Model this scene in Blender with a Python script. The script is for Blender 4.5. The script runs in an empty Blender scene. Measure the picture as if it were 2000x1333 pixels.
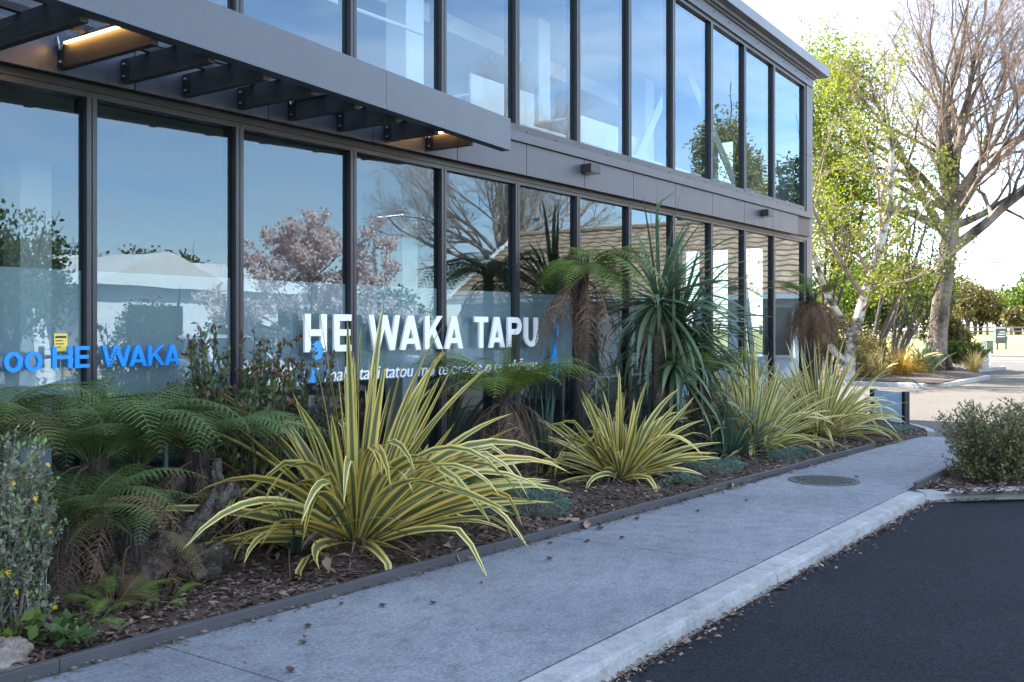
import bpy, math, random
import numpy as np
from mathutils import Vector, Matrix

random.seed(11)
rng = np.random.default_rng(11)
scene = bpy.context.scene
col = scene.collection
R = math.radians

# ------------------------------------------------------------------ camera, sky, sun, exposure
# world axes: X runs along the glass front (away from the camera), Y into the building, Z up
VIEW = R(35.71)
cam_data = bpy.data.cameras.new('camera')
cam_data.sensor_width = 36.0
cam_data.lens = 35.28
cam_data.shift_y = -0.01125
cam_data.clip_start = 0.05
cam_data.clip_end = 2000
cam = bpy.data.objects.new('camera', cam_data)
cam.location = (0, 0, 1.5)
cam.rotation_euler = (R(90), 0, VIEW - R(90))
col.objects.link(cam)
scene.camera = cam

SUN_EL = R(47)
SUN_AZ = (-0.155, 0.988)
world = bpy.data.worlds.new('World')
scene.world = world
world.use_nodes = True
wn, wl = world.node_tree.nodes, world.node_tree.links
wn.clear()
w_out = wn.new('ShaderNodeOutputWorld')
w_bg = wn.new('ShaderNodeBackground')
w_bg.inputs['Strength'].default_value = 0.12
w_sky = wn.new('ShaderNodeTexSky')
w_sky.sky_type = 'NISHITA'
w_sky.sun_disc = False
w_sky.sun_elevation = SUN_EL
w_sky.sun_rotation = math.atan2(SUN_AZ[0], SUN_AZ[1])
w_sky.altitude = 10
w_sky.air_density = 1.0
w_sky.dust_density = 0.25
w_sky.ozone_density = 3.0
# thin cirrus, streaked along one direction
w_tc = wn.new('ShaderNodeTexCoord')
w_map = wn.new('ShaderNodeMapping')
w_map.inputs['Scale'].default_value = (0.9, 2.2, 6.5)
w_map.inputs['Rotation'].default_value = (0.12, 0.10, 0.7)
w_noise = wn.new('ShaderNodeTexNoise')
w_noise.inputs['Scale'].default_value = 2.3
w_noise.inputs['Detail'].default_value = 7
w_noise.inputs['Roughness'].default_value = 0.62
w_noise.inputs['Distortion'].default_value = 0.6
w_ramp = wn.new('ShaderNodeValToRGB')
w_ramp.color_ramp.elements[0].position = 0.40
w_ramp.color_ramp.elements[0].color = (0.06, 0.06, 0.06, 1)
w_ramp.color_ramp.elements[1].position = 0.63
w_ramp.color_ramp.elements[1].color = (0.55, 0.55, 0.55, 1)
w_mix = wn.new('ShaderNodeMix')
w_mix.data_type = 'RGBA'
w_mix.inputs['B'].default_value = (5.2, 5.5, 6.0, 1)
wl.new(w_tc.outputs['Generated'], w_map.inputs['Vector'])
wl.new(w_map.outputs['Vector'], w_noise.inputs['Vector'])
wl.new(w_noise.outputs['Fac'], w_ramp.inputs['Fac'])
wl.new(w_ramp.outputs['Color'], w_mix.inputs['Factor'])
w_hsv = wn.new('ShaderNodeHueSaturation')
w_hsv.inputs['Saturation'].default_value = 1.0
wl.new(w_sky.outputs['Color'], w_hsv.inputs['Color'])
wl.new(w_hsv.outputs['Color'], w_mix.inputs['A'])
wl.new(w_mix.outputs['Result'], w_bg.inputs['Color'])
wl.new(w_bg.outputs['Background'], w_out.inputs['Surface'])

sun_data = bpy.data.lights.new('sun', 'SUN')
sun_data.energy = 4.6
sun_data.angle = R(0.53)
sun_data.color = (1.0, 0.93, 0.82)
sun = bpy.data.objects.new('sun', sun_data)
sdir = Vector((SUN_AZ[0] * math.cos(SUN_EL), SUN_AZ[1] * math.cos(SUN_EL), math.sin(SUN_EL)))
sun.rotation_euler = sdir.to_track_quat('Z', 'Y').to_euler()
sun.location = (0, 30, 40)
col.objects.link(sun)

scene.view_settings.view_transform = 'Standard'
scene.view_settings.look = 'None'
scene.view_settings.exposure = 2.70
scene.view_settings.gamma = 1.0
scene.view_settings.use_curve_mapping = False
scene.cycles.max_bounces = 8
scene.cycles.transparent_max_bounces = 16
scene.cycles.glossy_bounces = 4
scene.cycles.caustics_reflective = False
scene.cycles.caustics_refractive = False
scene.cycles.sample_clamp_indirect = 6.0

# ------------------------------------------------------------------ materials
MATS = {}


def nodes_of(name):
    m = bpy.data.materials.new(name)
    m.use_nodes = True
    nt = m.node_tree
    for n in list(nt.nodes):
        nt.nodes.remove(n)
    out = nt.nodes.new('ShaderNodeOutputMaterial')
    return m, nt, out


def ramp_node(nt, stops):
    r = nt.nodes.new('ShaderNodeValToRGB')
    e = r.color_ramp.elements
    while len(e) > 1:
        e.remove(e[-1])
    e[0].position = stops[0][0]
    e[0].color = (*stops[0][1], 1)
    for p, c in stops[1:]:
        k = e.new(p)
        k.color = (*c, 1)
    return r


def noise_node(nt, vec, scale, detail=4, rough=0.55, dist=0.0):
    n = nt.nodes.new('ShaderNodeTexNoise')
    n.inputs['Scale'].default_value = scale
    n.inputs['Detail'].default_value = detail
    n.inputs['Roughness'].default_value = rough
    n.inputs['Distortion'].default_value = dist
    if vec is not None:
        nt.links.new(vec, n.inputs['Vector'])
    return n


def position(nt, scale=(1, 1, 1), obj=False):
    if obj:
        t = nt.nodes.new('ShaderNodeTexCoord').outputs['Object']
    else:
        t = nt.nodes.new('ShaderNodeNewGeometry').outputs['Position']
    mp = nt.nodes.new('ShaderNodeMapping')
    mp.inputs['Scale'].default_value = scale
    nt.links.new(t, mp.inputs['Vector'])
    return mp.outputs['Vector']


def mixc(nt, a, b, fac, mode='MIX'):
    m = nt.nodes.new('ShaderNodeMix')
    m.data_type = 'RGBA'
    m.blend_type = mode
    for sock, v in (('A', a), ('B', b)):
        if isinstance(v, tuple):
            m.inputs[sock].default_value = (*v, 1)
        else:
            nt.links.new(v, m.inputs[sock])
    if isinstance(fac, (int, float)):
        m.inputs['Factor'].default_value = fac
    else:
        nt.links.new(fac, m.inputs['Factor'])
    return m.outputs['Result']


def surface(name, stops, scale=4.0, fine=60.0, fine_amt=0.25, rough=0.7, rough_var=0.0, bump=0.2, bump_dist=0.004,
            metal=0.0, spec=0.5, stretch=(1, 1, 1), obj=False, detail=5, coat=0.0):
    """noise-coloured principled surface with fine grain and relief"""
    m, nt, out = nodes_of(name)
    b = nt.nodes.new('ShaderNodeBsdfPrincipled')
    v = position(nt, stretch, obj)
    n1 = noise_node(nt, v, scale, detail)
    rp = ramp_node(nt, stops)
    nt.links.new(n1.outputs['Fac'], rp.inputs['Fac'])
    n2 = noise_node(nt, v, fine, 3, 0.7)
    g = ramp_node(nt, [(0.25, (1 - fine_amt,) * 3), (0.75, (1 + fine_amt,) * 3)])
    nt.links.new(n2.outputs['Fac'], g.inputs['Fac'])
    c = mixc(nt, rp.outputs['Color'], g.outputs['Color'], 1.0, 'MULTIPLY')
    nt.links.new(c, b.inputs['Base Color'])
    b.inputs['Metallic'].default_value = metal
    b.inputs['Specular IOR Level'].default_value = spec
    b.inputs['Coat Weight'].default_value = coat
    if rough_var:
        rr = ramp_node(nt, [(0.3, (rough - rough_var,) * 3), (0.7, (rough + rough_var,) * 3)])
        nt.links.new(n1.outputs['Fac'], rr.inputs['Fac'])
        nt.links.new(rr.outputs['Color'], b.inputs['Roughness'])
    else:
        b.inputs['Roughness'].default_value = rough
    if bump:
        bp = nt.nodes.new('ShaderNodeBump')
        bp.inputs['Strength'].default_value = bump
        bp.inputs['Distance'].default_value = bump_dist
        nt.links.new(n2.outputs['Fac'], bp.inputs['Height'])
        nt.links.new(bp.outputs['Normal'], b.inputs['Normal'])
    nt.links.new(b.outputs['BSDF'], out.inputs['Surface'])
    MATS[name] = m
    return m


def foliage(name, cols, trans=0.35, rough=0.5, spec=0.35, tcol=None, island=True, big=1.2):
    """leaf material: colour differs leaf by leaf, light passes through"""
    m, nt, out = nodes_of(name)
    b = nt.nodes.new('ShaderNodeBsdfPrincipled')
    b.inputs['Roughness'].default_value = rough
    b.inputs['Specular IOR Level'].default_value = spec
    geo = nt.nodes.new('ShaderNodeNewGeometry')
    stops = [(i / max(1, len(cols) - 1), c) for i, c in enumerate(cols)]
    rp = ramp_node(nt, stops)
    if island:
        n = noise_node(nt, geo.outputs['Position'], big, 2)
        mth = nt.nodes.new('ShaderNodeMath')
        mth.operation = 'MULTIPLY_ADD'
        nt.links.new(geo.outputs['Random Per Island'], mth.inputs[0])
        mth.inputs[1].default_value = 0.65
        sub = nt.nodes.new('ShaderNodeMath')
        sub.operation = 'MULTIPLY_ADD'
        nt.links.new(n.outputs['Fac'], sub.inputs[0])
        sub.inputs[1].default_value = 0.9
        sub.inputs[2].default_value = -0.28
        nt.links.new(sub.outputs[0], mth.inputs[2])
        nt.links.new(mth.outputs[0], rp.inputs['Fac'])
    else:
        n = noise_node(nt, geo.outputs['Position'], 9.0, 3)
        oi = nt.nodes.new('ShaderNodeObjectInfo')
        mth = nt.nodes.new('ShaderNodeMath')
        mth.operation = 'MULTIPLY_ADD'
        nt.links.new(oi.outputs['Random'], mth.inputs[0])
        mth.inputs[1].default_value = 0.6
        sub = nt.nodes.new('ShaderNodeMath')
        sub.operation = 'MULTIPLY_ADD'
        nt.links.new(n.outputs['Fac'], sub.inputs[0])
        sub.inputs[1].default_value = 0.9
        sub.inputs[2].default_value = -0.25
        nt.links.new(sub.outputs[0], mth.inputs[2])
        nt.links.new(mth.outputs[0], rp.inputs['Fac'])
    nt.links.new(rp.outputs['Color'], b.inputs['Base Color'])
    t = nt.nodes.new('ShaderNodeBsdfTranslucent')
    tc = mixc(nt, rp.outputs['Color'], tcol or (1.0, 1.0, 0.55), 1.0, 'MULTIPLY')
    nt.links.new(tc, t.inputs['Color'])
    mx = nt.nodes.new('ShaderNodeMixShader')
    mx.inputs['Fac'].default_value = trans
    nt.links.new(b.outputs['BSDF'], mx.inputs[1])
    nt.links.new(t.outputs['BSDF'], mx.inputs[2])
    nt.links.new(mx.outputs['Shader'], out.inputs['Surface'])
    MATS[name] = m
    return m


def strap_material(name, centre, centre2, margin, margin2, tip, edge=0.235, trans=0.25):
    """long strap leaf: striped across its width (UV x), browned towards the tip (UV y)"""
    m, nt, out = nodes_of(name)
    b = nt.nodes.new('ShaderNodeBsdfPrincipled')
    b.inputs['Roughness'].default_value = 0.42
    b.inputs['Specular IOR Level'].default_value = 0.5
    uv = nt.nodes.new('ShaderNodeUVMap')
    sep = nt.nodes.new('ShaderNodeSeparateXYZ')
    nt.links.new(uv.outputs['UV'], sep.inputs[0])
    oi = nt.nodes.new('ShaderNodeObjectInfo')
    # distance from the midrib 0..0.5
    s1 = nt.nodes.new('ShaderNodeMath'); s1.operation = 'SUBTRACT'
    nt.links.new(sep.outputs['X'], s1.inputs[0]); s1.inputs[1].default_value = 0.5
    ab = nt.nodes.new('ShaderNodeMath'); ab.operation = 'ABSOLUTE'
    nt.links.new(s1.outputs[0], ab.inputs[0])
    # stripes: noise along u, shifted per object
    cmb = nt.nodes.new('ShaderNodeCombineXYZ')
    mu = nt.nodes.new('ShaderNodeMath'); mu.operation = 'MULTIPLY'
    nt.links.new(sep.outputs['X'], mu.inputs[0]); mu.inputs[1].default_value = 9.0
    mo = nt.nodes.new('ShaderNodeMath'); mo.operation = 'MULTIPLY'
    nt.links.new(oi.outputs['Random'], mo.inputs[0]); mo.inputs[1].default_value = 57.0
    nt.links.new(mu.outputs[0], cmb.inputs[0]); nt.links.new(mo.outputs[0], cmb.inputs[1])
    nz = noise_node(nt, cmb.outputs[0], 1.0, 3, 0.6)
    ad = nt.nodes.new('ShaderNodeMath'); ad.operation = 'MULTIPLY_ADD'
    nt.links.new(nz.outputs['Fac'], ad.inputs[0]); ad.inputs[1].default_value = 0.34
    nt.links.new(ab.outputs[0], ad.inputs[2])
    sb = nt.nodes.new('ShaderNodeMath'); sb.operation = 'SUBTRACT'
    nt.links.new(ad.outputs[0], sb.inputs[0])
    sh = nt.nodes.new('ShaderNodeMath'); sh.operation = 'MULTIPLY_ADD'
    nt.links.new(oi.outputs['Random'], sh.inputs[0]); sh.inputs[1].default_value = 0.13; sh.inputs[2].default_value = 0.115
    nt.links.new(sh.outputs[0], sb.inputs[1])
    rp = ramp_node(nt, [(0.0, centre), (edge - 0.11, centre2), (edge - 0.02, centre), (edge + 0.02, margin), (0.44, margin2), (0.5, margin)])
    nt.links.new(sb.outputs[0], rp.inputs['Fac'])
    # leaf to leaf brightness
    br = ramp_node(nt, [(0.0, (0.95, 0.85, 0.7)), (0.18, (0.7, 0.76, 0.72)), (0.5, (1, 1, 1)), (0.8, (0.85, 0.9, 0.88)), (1.0, (1.15, 1.1, 0.95))])
    nt.links.new(oi.outputs['Random'], br.inputs['Fac'])
    c = mixc(nt, rp.outputs['Color'], br.outputs['Color'], 1.0, 'MULTIPLY')
    # blotches of weathering plus brown tip
    pn = noise_node(nt, position(nt), 14.0, 4, 0.7)
    tp = nt.nodes.new('ShaderNodeMath'); tp.operation = 'MULTIPLY_ADD'
    nt.links.new(pn.outputs['Fac'], tp.inputs[0]); tp.inputs[1].default_value = 0.34
    nt.links.new(sep.outputs['Y'], tp.inputs[2])
    tr = ramp_node(nt, [(1.08, (0, 0, 0)), (1.0, (0, 0, 0))])
    tr.color_ramp.elements[0].position = 0.0
    tr.color_ramp.elements[1].position = 0.98
    k = tr.color_ramp.elements.new(1.0); k.color = (0.9, 0.9, 0.9, 1)
    sc_ = nt.nodes.new('ShaderNodeMath'); sc_.operation = 'MULTIPLY'
    nt.links.new(tp.outputs[0], sc_.inputs[0]); sc_.inputs[1].default_value = 0.86
    nt.links.new(sc_.outputs[0], tr.inputs['Fac'])
    c2 = mixc(nt, c, tip, tr.outputs['Color'])
    nt.links.new(c2, b.inputs['Base Color'])
    bp = nt.nodes.new('ShaderNodeBump'); bp.inputs['Strength'].default_value = 0.25; bp.inputs['Distance'].default_value = 0.003
    nt.links.new(nz.outputs['Fac'], bp.inputs['Height'])
    nt.links.new(bp.outputs['Normal'], b.inputs['Normal'])
    t = nt.nodes.new('ShaderNodeBsdfTranslucent')
    nt.links.new(c2, t.inputs['Color'])
    mx = nt.nodes.new('ShaderNodeMixShader'); mx.inputs['Fac'].default_value = trans
    nt.links.new(b.outputs['BSDF'], mx.inputs[1]); nt.links.new(t.outputs['BSDF'], mx.inputs[2])
    nt.links.new(mx.outputs['Shader'], out.inputs['Surface'])
    MATS[name] = m
    return m


def glass_material(name, r0, tint, wav=0.0):
    """coated glazing: part mirrors, part lets light straight through"""
    m, nt, out = nodes_of(name)
    geo = nt.nodes.new('ShaderNodeNewGeometry')
    dt = nt.nodes.new('ShaderNodeVectorMath'); dt.operation = 'DOT_PRODUCT'
    nt.links.new(geo.outputs['Normal'], dt.inputs[0]); nt.links.new(geo.outputs['Incoming'], dt.inputs[1])

    def mth(op, a, b):
        n = nt.nodes.new('ShaderNodeMath'); n.operation = op
        for i, v in enumerate((a, b)):
            if v is None: continue
            if isinstance(v, (int, float)): n.inputs[i].default_value = v
            else: nt.links.new(v, n.inputs[i])
        return n.outputs[0]
    ca = mth('ABSOLUTE', dt.outputs['Value'], None)
    p5 = mth('POWER', mth('SUBTRACT', 1.0, ca), 4.0)
    fac = mth('ADD', mth('MULTIPLY', p5, 1.0 - r0), r0)
    tr = nt.nodes.new('ShaderNodeBsdfTransparent'); tr.inputs['Color'].default_value = (*tint, 1)
    gl = nt.nodes.new('ShaderNodeBsdfGlossy'); gl.inputs['Roughness'].default_value = 0.0
    gl.inputs['Color'].default_value = (0.66, 0.85, 1.0, 1)
    if wav:
        n = noise_node(nt, position(nt, (1, 1, 1.0)), 1.3, 2, 0.5)
        bp = nt.nodes.new('ShaderNodeBump'); bp.inputs['Strength'].default_value = 1.0
        bp.inputs['Distance'].default_value = wav
        nt.links.new(n.outputs['Fac'], bp.inputs['Height'])
        nt.links.new(bp.outputs['Normal'], gl.inputs['Normal'])
    mx = nt.nodes.new('ShaderNodeMixShader')
    nt.links.new(fac, mx.inputs['Fac'])
    nt.links.new(tr.outputs['BSDF'], mx.inputs[1]); nt.links.new(gl.outputs['BSDF'], mx.inputs[2])
    nt.links.new(mx.outputs['Shader'], out.inputs['Surface'])
    MATS[name] = m
    return m


def film_material(name, colour, cover):
    m, nt, out = nodes_of(name)
    d = nt.nodes.new('ShaderNodeBsdfDiffuse'); d.inputs['Color'].default_value = (*colour, 1)
    t = nt.nodes.new('ShaderNodeBsdfTransparent')
    mx = nt.nodes.new('ShaderNodeMixShader'); mx.inputs['Fac'].default_value = cover
    nt.links.new(t.outputs['BSDF'], mx.inputs[1]); nt.links.new(d.outputs['BSDF'], mx.inputs[2])
    nt.links.new(mx.outputs['Shader'], out.inputs['Surface'])
    MATS[name] = m
    return m


def emitter(name, colour, strength):
    m, nt, out = nodes_of(name)
    e = nt.nodes.new('ShaderNodeEmission'); e.inputs['Color'].default_value = (*colour, 1)
    e.inputs['Strength'].default_value = strength
    nt.links.new(e.outputs['Emission'], out.inputs['Surface'])
    MATS[name] = m
    return m


def concrete_material(name, a, b_, c_, broom=True):
    m, nt, out = nodes_of(name)
    p = nt.nodes.new('ShaderNodeBsdfPrincipled'); p.inputs['Roughness'].default_value = 0.85
    p.inputs['Specular IOR Level'].default_value = 0.25
    v = position(nt)
    big = noise_node(nt, v, 0.9, 5, 0.6)
    mid = noise_node(nt, v, 7.0, 6, 0.7)
    fin = noise_node(nt, v, 190.0, 3, 0.8)
    str_ = noise_node(nt, position(nt, (6, 130, 6)), 1.0, 3, 0.6)
    r1 = ramp_node(nt, [(0.3, a), (0.5, b_), (0.72, c_)])
    nt.links.new(big.outputs['Fac'], r1.inputs['Fac'])
    r2 = ramp_node(nt, [(0.28, (0.66, 0.66, 0.67)), (0.5, (1, 1, 1)), (0.75, (1.16, 1.16, 1.14))])
    nt.links.new(mid.outputs['Fac'], r2.inputs['Fac'])
    c = mixc(nt, r1.outputs['Color'], r2.outputs['Color'], 1.0, 'MULTIPLY')
    gr = noise_node(nt, v, 46.0, 3, 0.75)
    rg = ramp_node(nt, [(0.40, (0.70, 0.70, 0.70)), (0.60, (1.26, 1.26, 1.26))])
    nt.links.new(gr.outputs['Fac'], rg.inputs['Fac'])
    c = mixc(nt, c, rg.outputs['Color'], 0.75 if broom else 0.35, 'MULTIPLY')
    r3 = ramp_node(nt, [(0.3, (0.72, 0.72, 0.72)), (0.7, (1.22, 1.22, 1.22))])
    nt.links.new(fin.outputs['Fac'], r3.inputs['Fac'])
    c = mixc(nt, c, r3.outputs['Color'], 0.75, 'MULTIPLY')
    if broom:
        r4 = ramp_node(nt, [(0.3, (0.82, 0.82, 0.82)), (0.7, (1.12, 1.12, 1.12))])
        nt.links.new(str_.outputs['Fac'], r4.inputs['Fac'])
        c = mixc(nt, c, r4.outputs['Color'], 0.8, 'MULTIPLY')
    # scattered dark specks
    vo = nt.nodes.new('ShaderNodeTexVoronoi'); vo.inputs['Scale'].default_value = 5.5
    nt.links.new(v, vo.inputs['Vector'])
    r5 = ramp_node(nt, [(0.0, (0.35, 0.33, 0.3)), (0.028, (0.55, 0.53, 0.5)), (0.05, (1, 1, 1))])
    nt.links.new(vo.outputs['Distance'], r5.inputs['Fac'])
    c = mixc(nt, c, r5.outputs['Color'], 0.8, 'MULTIPLY')
    nt.links.new(c, p.inputs['Base Color'])
    bp = nt.nodes.new('ShaderNodeBump'); bp.inputs['Strength'].default_value = 0.35; bp.inputs['Distance'].default_value = 0.003
    nt.links.new(fin.outputs['Fac'], bp.inputs['Height'])
    nt.links.new(bp.outputs['Normal'], p.inputs['Normal'])
    nt.links.new(p.outputs['BSDF'], out.inputs['Surface'])
    MATS[name] = m
    return m


def asphalt_material(name, dark, light, speck):
    m, nt, out = nodes_of(name)
    p = nt.nodes.new('ShaderNodeBsdfPrincipled'); p.inputs['Roughness'].default_value = 0.92
    p.inputs['Specular IOR Level'].default_value = 0.12
    v = position(nt)
    big = noise_node(nt, v, 0.6, 5, 0.65)
    r1 = ramp_node(nt, [(0.3, dark), (0.7, light)])
    nt.links.new(big.outputs['Fac'], r1.inputs['Fac'])
    fin = noise_node(nt, v, 62.0, 4, 0.8)
    r2 = ramp_node(nt, [(0.38, (0.35, 0.35, 0.35)), (0.5, (0.95, 0.95, 0.95)), (0.6, (1.3, 1.3, 1.3)), (0.70, (1.7, 1.7, 1.7)), (0.76, speck)])
    nt.links.new(fin.outputs['Fac'], r2.inputs['Fac'])
    c = mixc(nt, r1.outputs['Color'], r2.outputs['Color'], 1.0, 'MULTIPLY')
    nt.links.new(c, p.inputs['Base Color'])
    bp = nt.nodes.new('ShaderNodeBump'); bp.inputs['Strength'].default_value = 0.6; bp.inputs['Distance'].default_value = 0.006
    nt.links.new(fin.outputs['Fac'], bp.inputs['Height'])
    nt.links.new(bp.outputs['Normal'], p.inputs['Normal'])
    nt.links.new(p.outputs['BSDF'], out.inputs['Surface'])
    MATS[name] = m
    return m


surface('frame', [(0.3, (0.0204, 0.0214, 0.0255)), (0.7, (0.0265, 0.0275, 0.0316))], 3, 90, 0.08, 0.38, 0.05, 0.03, 0.001, metal=0.0, spec=0.5)
surface('frame_dark', [(0.3, (0.0084, 0.0084, 0.0102)), (0.7, (0.012, 0.012, 0.0144))], 3, 90, 0.1, 0.45, 0, 0.03, 0.001)
surface('cladding', [(0.3, (0.046, 0.050, 0.062)), (0.5, (0.056, 0.060, 0.073)), (0.72, (0.070, 0.074, 0.087))], 1.6, 40, 0.08, 0.42, 0.08, 0.05, 0.001, stretch=(4, 4, 0.6), detail=8)
surface('canopy_steel', [(0.3, (0.050, 0.061, 0.077)), (0.5, (0.060, 0.072, 0.089)), (0.72, (0.074, 0.087, 0.104))], 1.4, 40, 0.08, 0.42, 0.08, 0.05, 0.001, stretch=(3, 3, 0.8), detail=8)
surface('roof_cap', [(0.3, (0.092, 0.1, 0.116)), (0.7, (0.112, 0.12, 0.136))], 1.5, 50, 0.06, 0.4, 0.06, 0.03, 0.001)
surface('stained_timber', [(0.25, (0.0153, 0.0145, 0.0153)), (0.5, (0.0289, 0.0272, 0.0272)), (0.75, (0.0467, 0.0425, 0.0399))], 5, 40, 0.35, 0.7, 0.1, 0.35, 0.002, stretch=(9, 1.2, 9))
surface('edging_timber', [(0.25, (0.0338, 0.0338, 0.0378)), (0.6, (0.0506, 0.0506, 0.0554)), (0.8, (0.0675, 0.0662, 0.0675))], 3, 70, 0.25, 0.75, 0.1, 0.35, 0.002, stretch=(1.0, 8, 8))
surface('steel', [(0.3, (0.45, 0.46, 0.48)), (0.7, (0.6, 0.6, 0.62))], 8, 60, 0.1, 0.35, 0.05, 0.05, 0.001, metal=0.8)
surface('black_metal', [(0.3, (0.012, 0.012, 0.014)), (0.7, (0.02, 0.02, 0.022))], 6, 80, 0.15, 0.45, 0.05, 0.05, 0.001)
surface('sign_back', [(0.3, (0.4725, 0.6875, 0.9)), (0.7, (0.525, 0.75, 0.9))], 2, 40, 0.06, 0.3, 0.05, 0.03, 0.001)
surface('white_letter', [(0.3, (0.78, 0.79, 0.82)), (0.7, (0.82, 0.83, 0.86))], 3, 40, 0.03, 0.5, 0, 0.02, 0.001)
surface('blue_letter', [(0.3, (0.002, 0.23, 0.66)), (0.7, (0.003, 0.25, 0.72))], 3, 40, 0.03, 0.45, 0, 0.02, 0.001)
surface('light_blue_letter', [(0.3, (0.02, 0.28, 0.62)), (0.7, (0.03, 0.32, 0.66))], 3, 40, 0.03, 0.45, 0, 0.02, 0.001)
surface('yellow_sticker', [(0.3, (0.72, 0.52, 0.08)), (0.7, (0.76, 0.56, 0.10))], 3, 40, 0.03, 0.5, 0, 0, 0)
surface('ink', [(0.3, (0.02, 0.02, 0.02)), (0.7, (0.03, 0.03, 0.03))], 3, 40, 0.03, 0.6, 0, 0, 0)
surface('ceiling_paint', [(0.3, (0.69, 0.644, 0.529)), (0.7, (0.759, 0.713, 0.5865))], 1.0, 50, 0.03, 0.8, 0, 0.02, 0.001)
surface('interior_white', [(0.3, (0.74, 0.75, 0.76)), (0.7, (0.80, 0.81, 0.82))], 1.0, 50, 0.03, 0.7, 0, 0.02, 0.001)
surface('carpet', [(0.3, (0.05, 0.052, 0.06)), (0.7, (0.08, 0.08, 0.09))], 6, 120, 0.3, 0.95, 0, 0.3, 0.003)
surface('interior_wall', [(0.3, (0.272, 0.272, 0.264)), (0.7, (0.32, 0.32, 0.312))], 1.0, 50, 0.04, 0.8, 0, 0.02, 0.001)
surface('desk_wood', [(0.3, (0.35, 0.28, 0.2)), (0.7, (0.42, 0.34, 0.25))], 4, 50, 0.1, 0.5, 0, 0.05, 0.001, stretch=(1, 8, 8))
glass_material('glass', 0.132, (0.66, 0.74, 0.76), 0.0011)
glass_material('glass_low', 0.098, (0.62, 0.70, 0.72), 0.0011)
film_material('film', (0.52, 0.60, 0.62), 0.62)
emitter('lit_strip', (1.0, 0.52, 0.14), 7.0)

concrete_material('footpath_concrete', (0.140, 0.154, 0.169), (0.170, 0.185, 0.200), (0.199, 0.214, 0.228))
concrete_material('kerb_concrete', (0.205, 0.212, 0.215), (0.255, 0.262, 0.262), (0.31, 0.313, 0.308), False)
asphalt_material('asphalt', (0.0105, 0.0130, 0.0172), (0.0180, 0.0212, 0.0268), (3.6, 3.6, 3.6))
asphalt_material('old_asphalt', (0.088, 0.079, 0.070), (0.108, 0.099, 0.088), (1.5, 1.5, 1.5))
surface('groove', [(0.3, (0.06, 0.06, 0.06)), (0.7, (0.1, 0.095, 0.09))], 20, 60, 0.3, 0.95, 0, 0.2, 0.002)
surface('soil', [(0.25, (0.03, 0.0195, 0.0144)), (0.5, (0.054, 0.0364, 0.0264)), (0.75, (0.09, 0.0598, 0.0432))], 22, 90, 0.5, 0.95, 0, 0.8, 0.012)
surface('grass_field', [(0.2, (0.1152, 0.1368, 0.0324)), (0.5, (0.1872, 0.18, 0.054)), (0.8, (0.2736, 0.2304, 0.0936))], 0.35, 8, 0.3, 0.95, 0, 0.4, 0.03)
surface('earth', [(0.3, (0.08, 0.08, 0.048)), (0.7, (0.12, 0.112, 0.072))], 0.4, 8, 0.2, 0.95, 0, 0, 0)
surface('road_paint', [(0.3, (0.7, 0.7, 0.68)), (0.7, (0.8, 0.8, 0.78))], 4, 50, 0.12, 0.7, 0, 0, 0)
surface('cycle_green', [(0.3, (0.28, 0.42, 0.28)), (0.7, (0.34, 0.48, 0.33))], 1, 50, 0.12, 0.8, 0, 0, 0)
surface('iron', [(0.3, (0.035, 0.035, 0.037)), (0.55, (0.065, 0.063, 0.06)), (0.75, (0.10, 0.095, 0.085))], 14, 90, 0.4, 0.65, 0.1, 0.3, 0.002, metal=0.3)
surface('driftwood', [(0.3, (0.022, 0.017, 0.014)), (0.42, (0.062, 0.049, 0.040)), (0.55, (0.12, 0.099, 0.082)), (0.7, (0.21, 0.185, 0.16))], 14, 60, 0.7, 0.95, 0, 1.0, 0.03, stretch=(1, 2.5, 1))
surface('stump_bark', [(0.28, (0.014, 0.010, 0.008)), (0.42, (0.045, 0.033, 0.025)), (0.56, (0.095, 0.074, 0.058)), (0.66, (0.13, 0.108, 0.088)), (0.72, (0.36, 0.38, 0.33))], 10, 50, 0.7, 0.95, 0, 1.0, 0.03)
surface('stone', [(0.3, (0.08, 0.06, 0.048)), (0.5, (0.16, 0.125, 0.10)), (0.7, (0.26, 0.22, 0.19))], 9, 60, 0.35, 0.9, 0, 0.7, 0.008)
surface('grey_bark', [(0.36, (0.030, 0.023, 0.019)), (0.44, (0.075, 0.057, 0.046)), (0.52, (0.155, 0.122, 0.098)), (0.70, (0.235, 0.19, 0.155))], 1.3, 18, 0.6, 0.95, 0, 1.0, 0.04, stretch=(1, 1, 0.5), detail=7)
surface('twig_bark', [(0.3, (0.1454, 0.0998, 0.074)), (0.7, (0.2295, 0.1617, 0.1224))], 3, 40, 0.3, 0.9, 0, 0.3, 0.004)
surface('pale_twig', [(0.3, (0.42, 0.34, 0.28)), (0.7, (0.55, 0.45, 0.38))], 3, 40, 0.3, 0.9, 0, 0, 0)
surface('birch_bark', [(0.36, (0.03, 0.026, 0.022)), (0.47, (0.13, 0.11, 0.095)), (0.54, (0.34, 0.32, 0.295)), (0.75, (0.44, 0.42, 0.39))], 2.2, 30, 0.3, 0.85, 0, 0.5, 0.01, stretch=(1, 1, 1.5))
surface('dark_stem', [(0.3, (0.04, 0.032, 0.026)), (0.7, (0.085, 0.07, 0.058))], 12, 70, 0.4, 0.9, 0, 0.5, 0.004)
surface('grey_stem', [(0.3, (0.14, 0.13, 0.12)), (0.7, (0.24, 0.225, 0.21))], 12, 70, 0.4, 0.9, 0, 0.4, 0.003)
surface('fern_trunk', [(0.25, (0.012, 0.010, 0.009)), (0.5, (0.045, 0.034, 0.028)), (0.75, (0.105, 0.085, 0.072))], 16, 60, 0.5, 0.95, 0, 1.0, 0.01, stretch=(3, 3, 0.6), obj=True)
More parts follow.
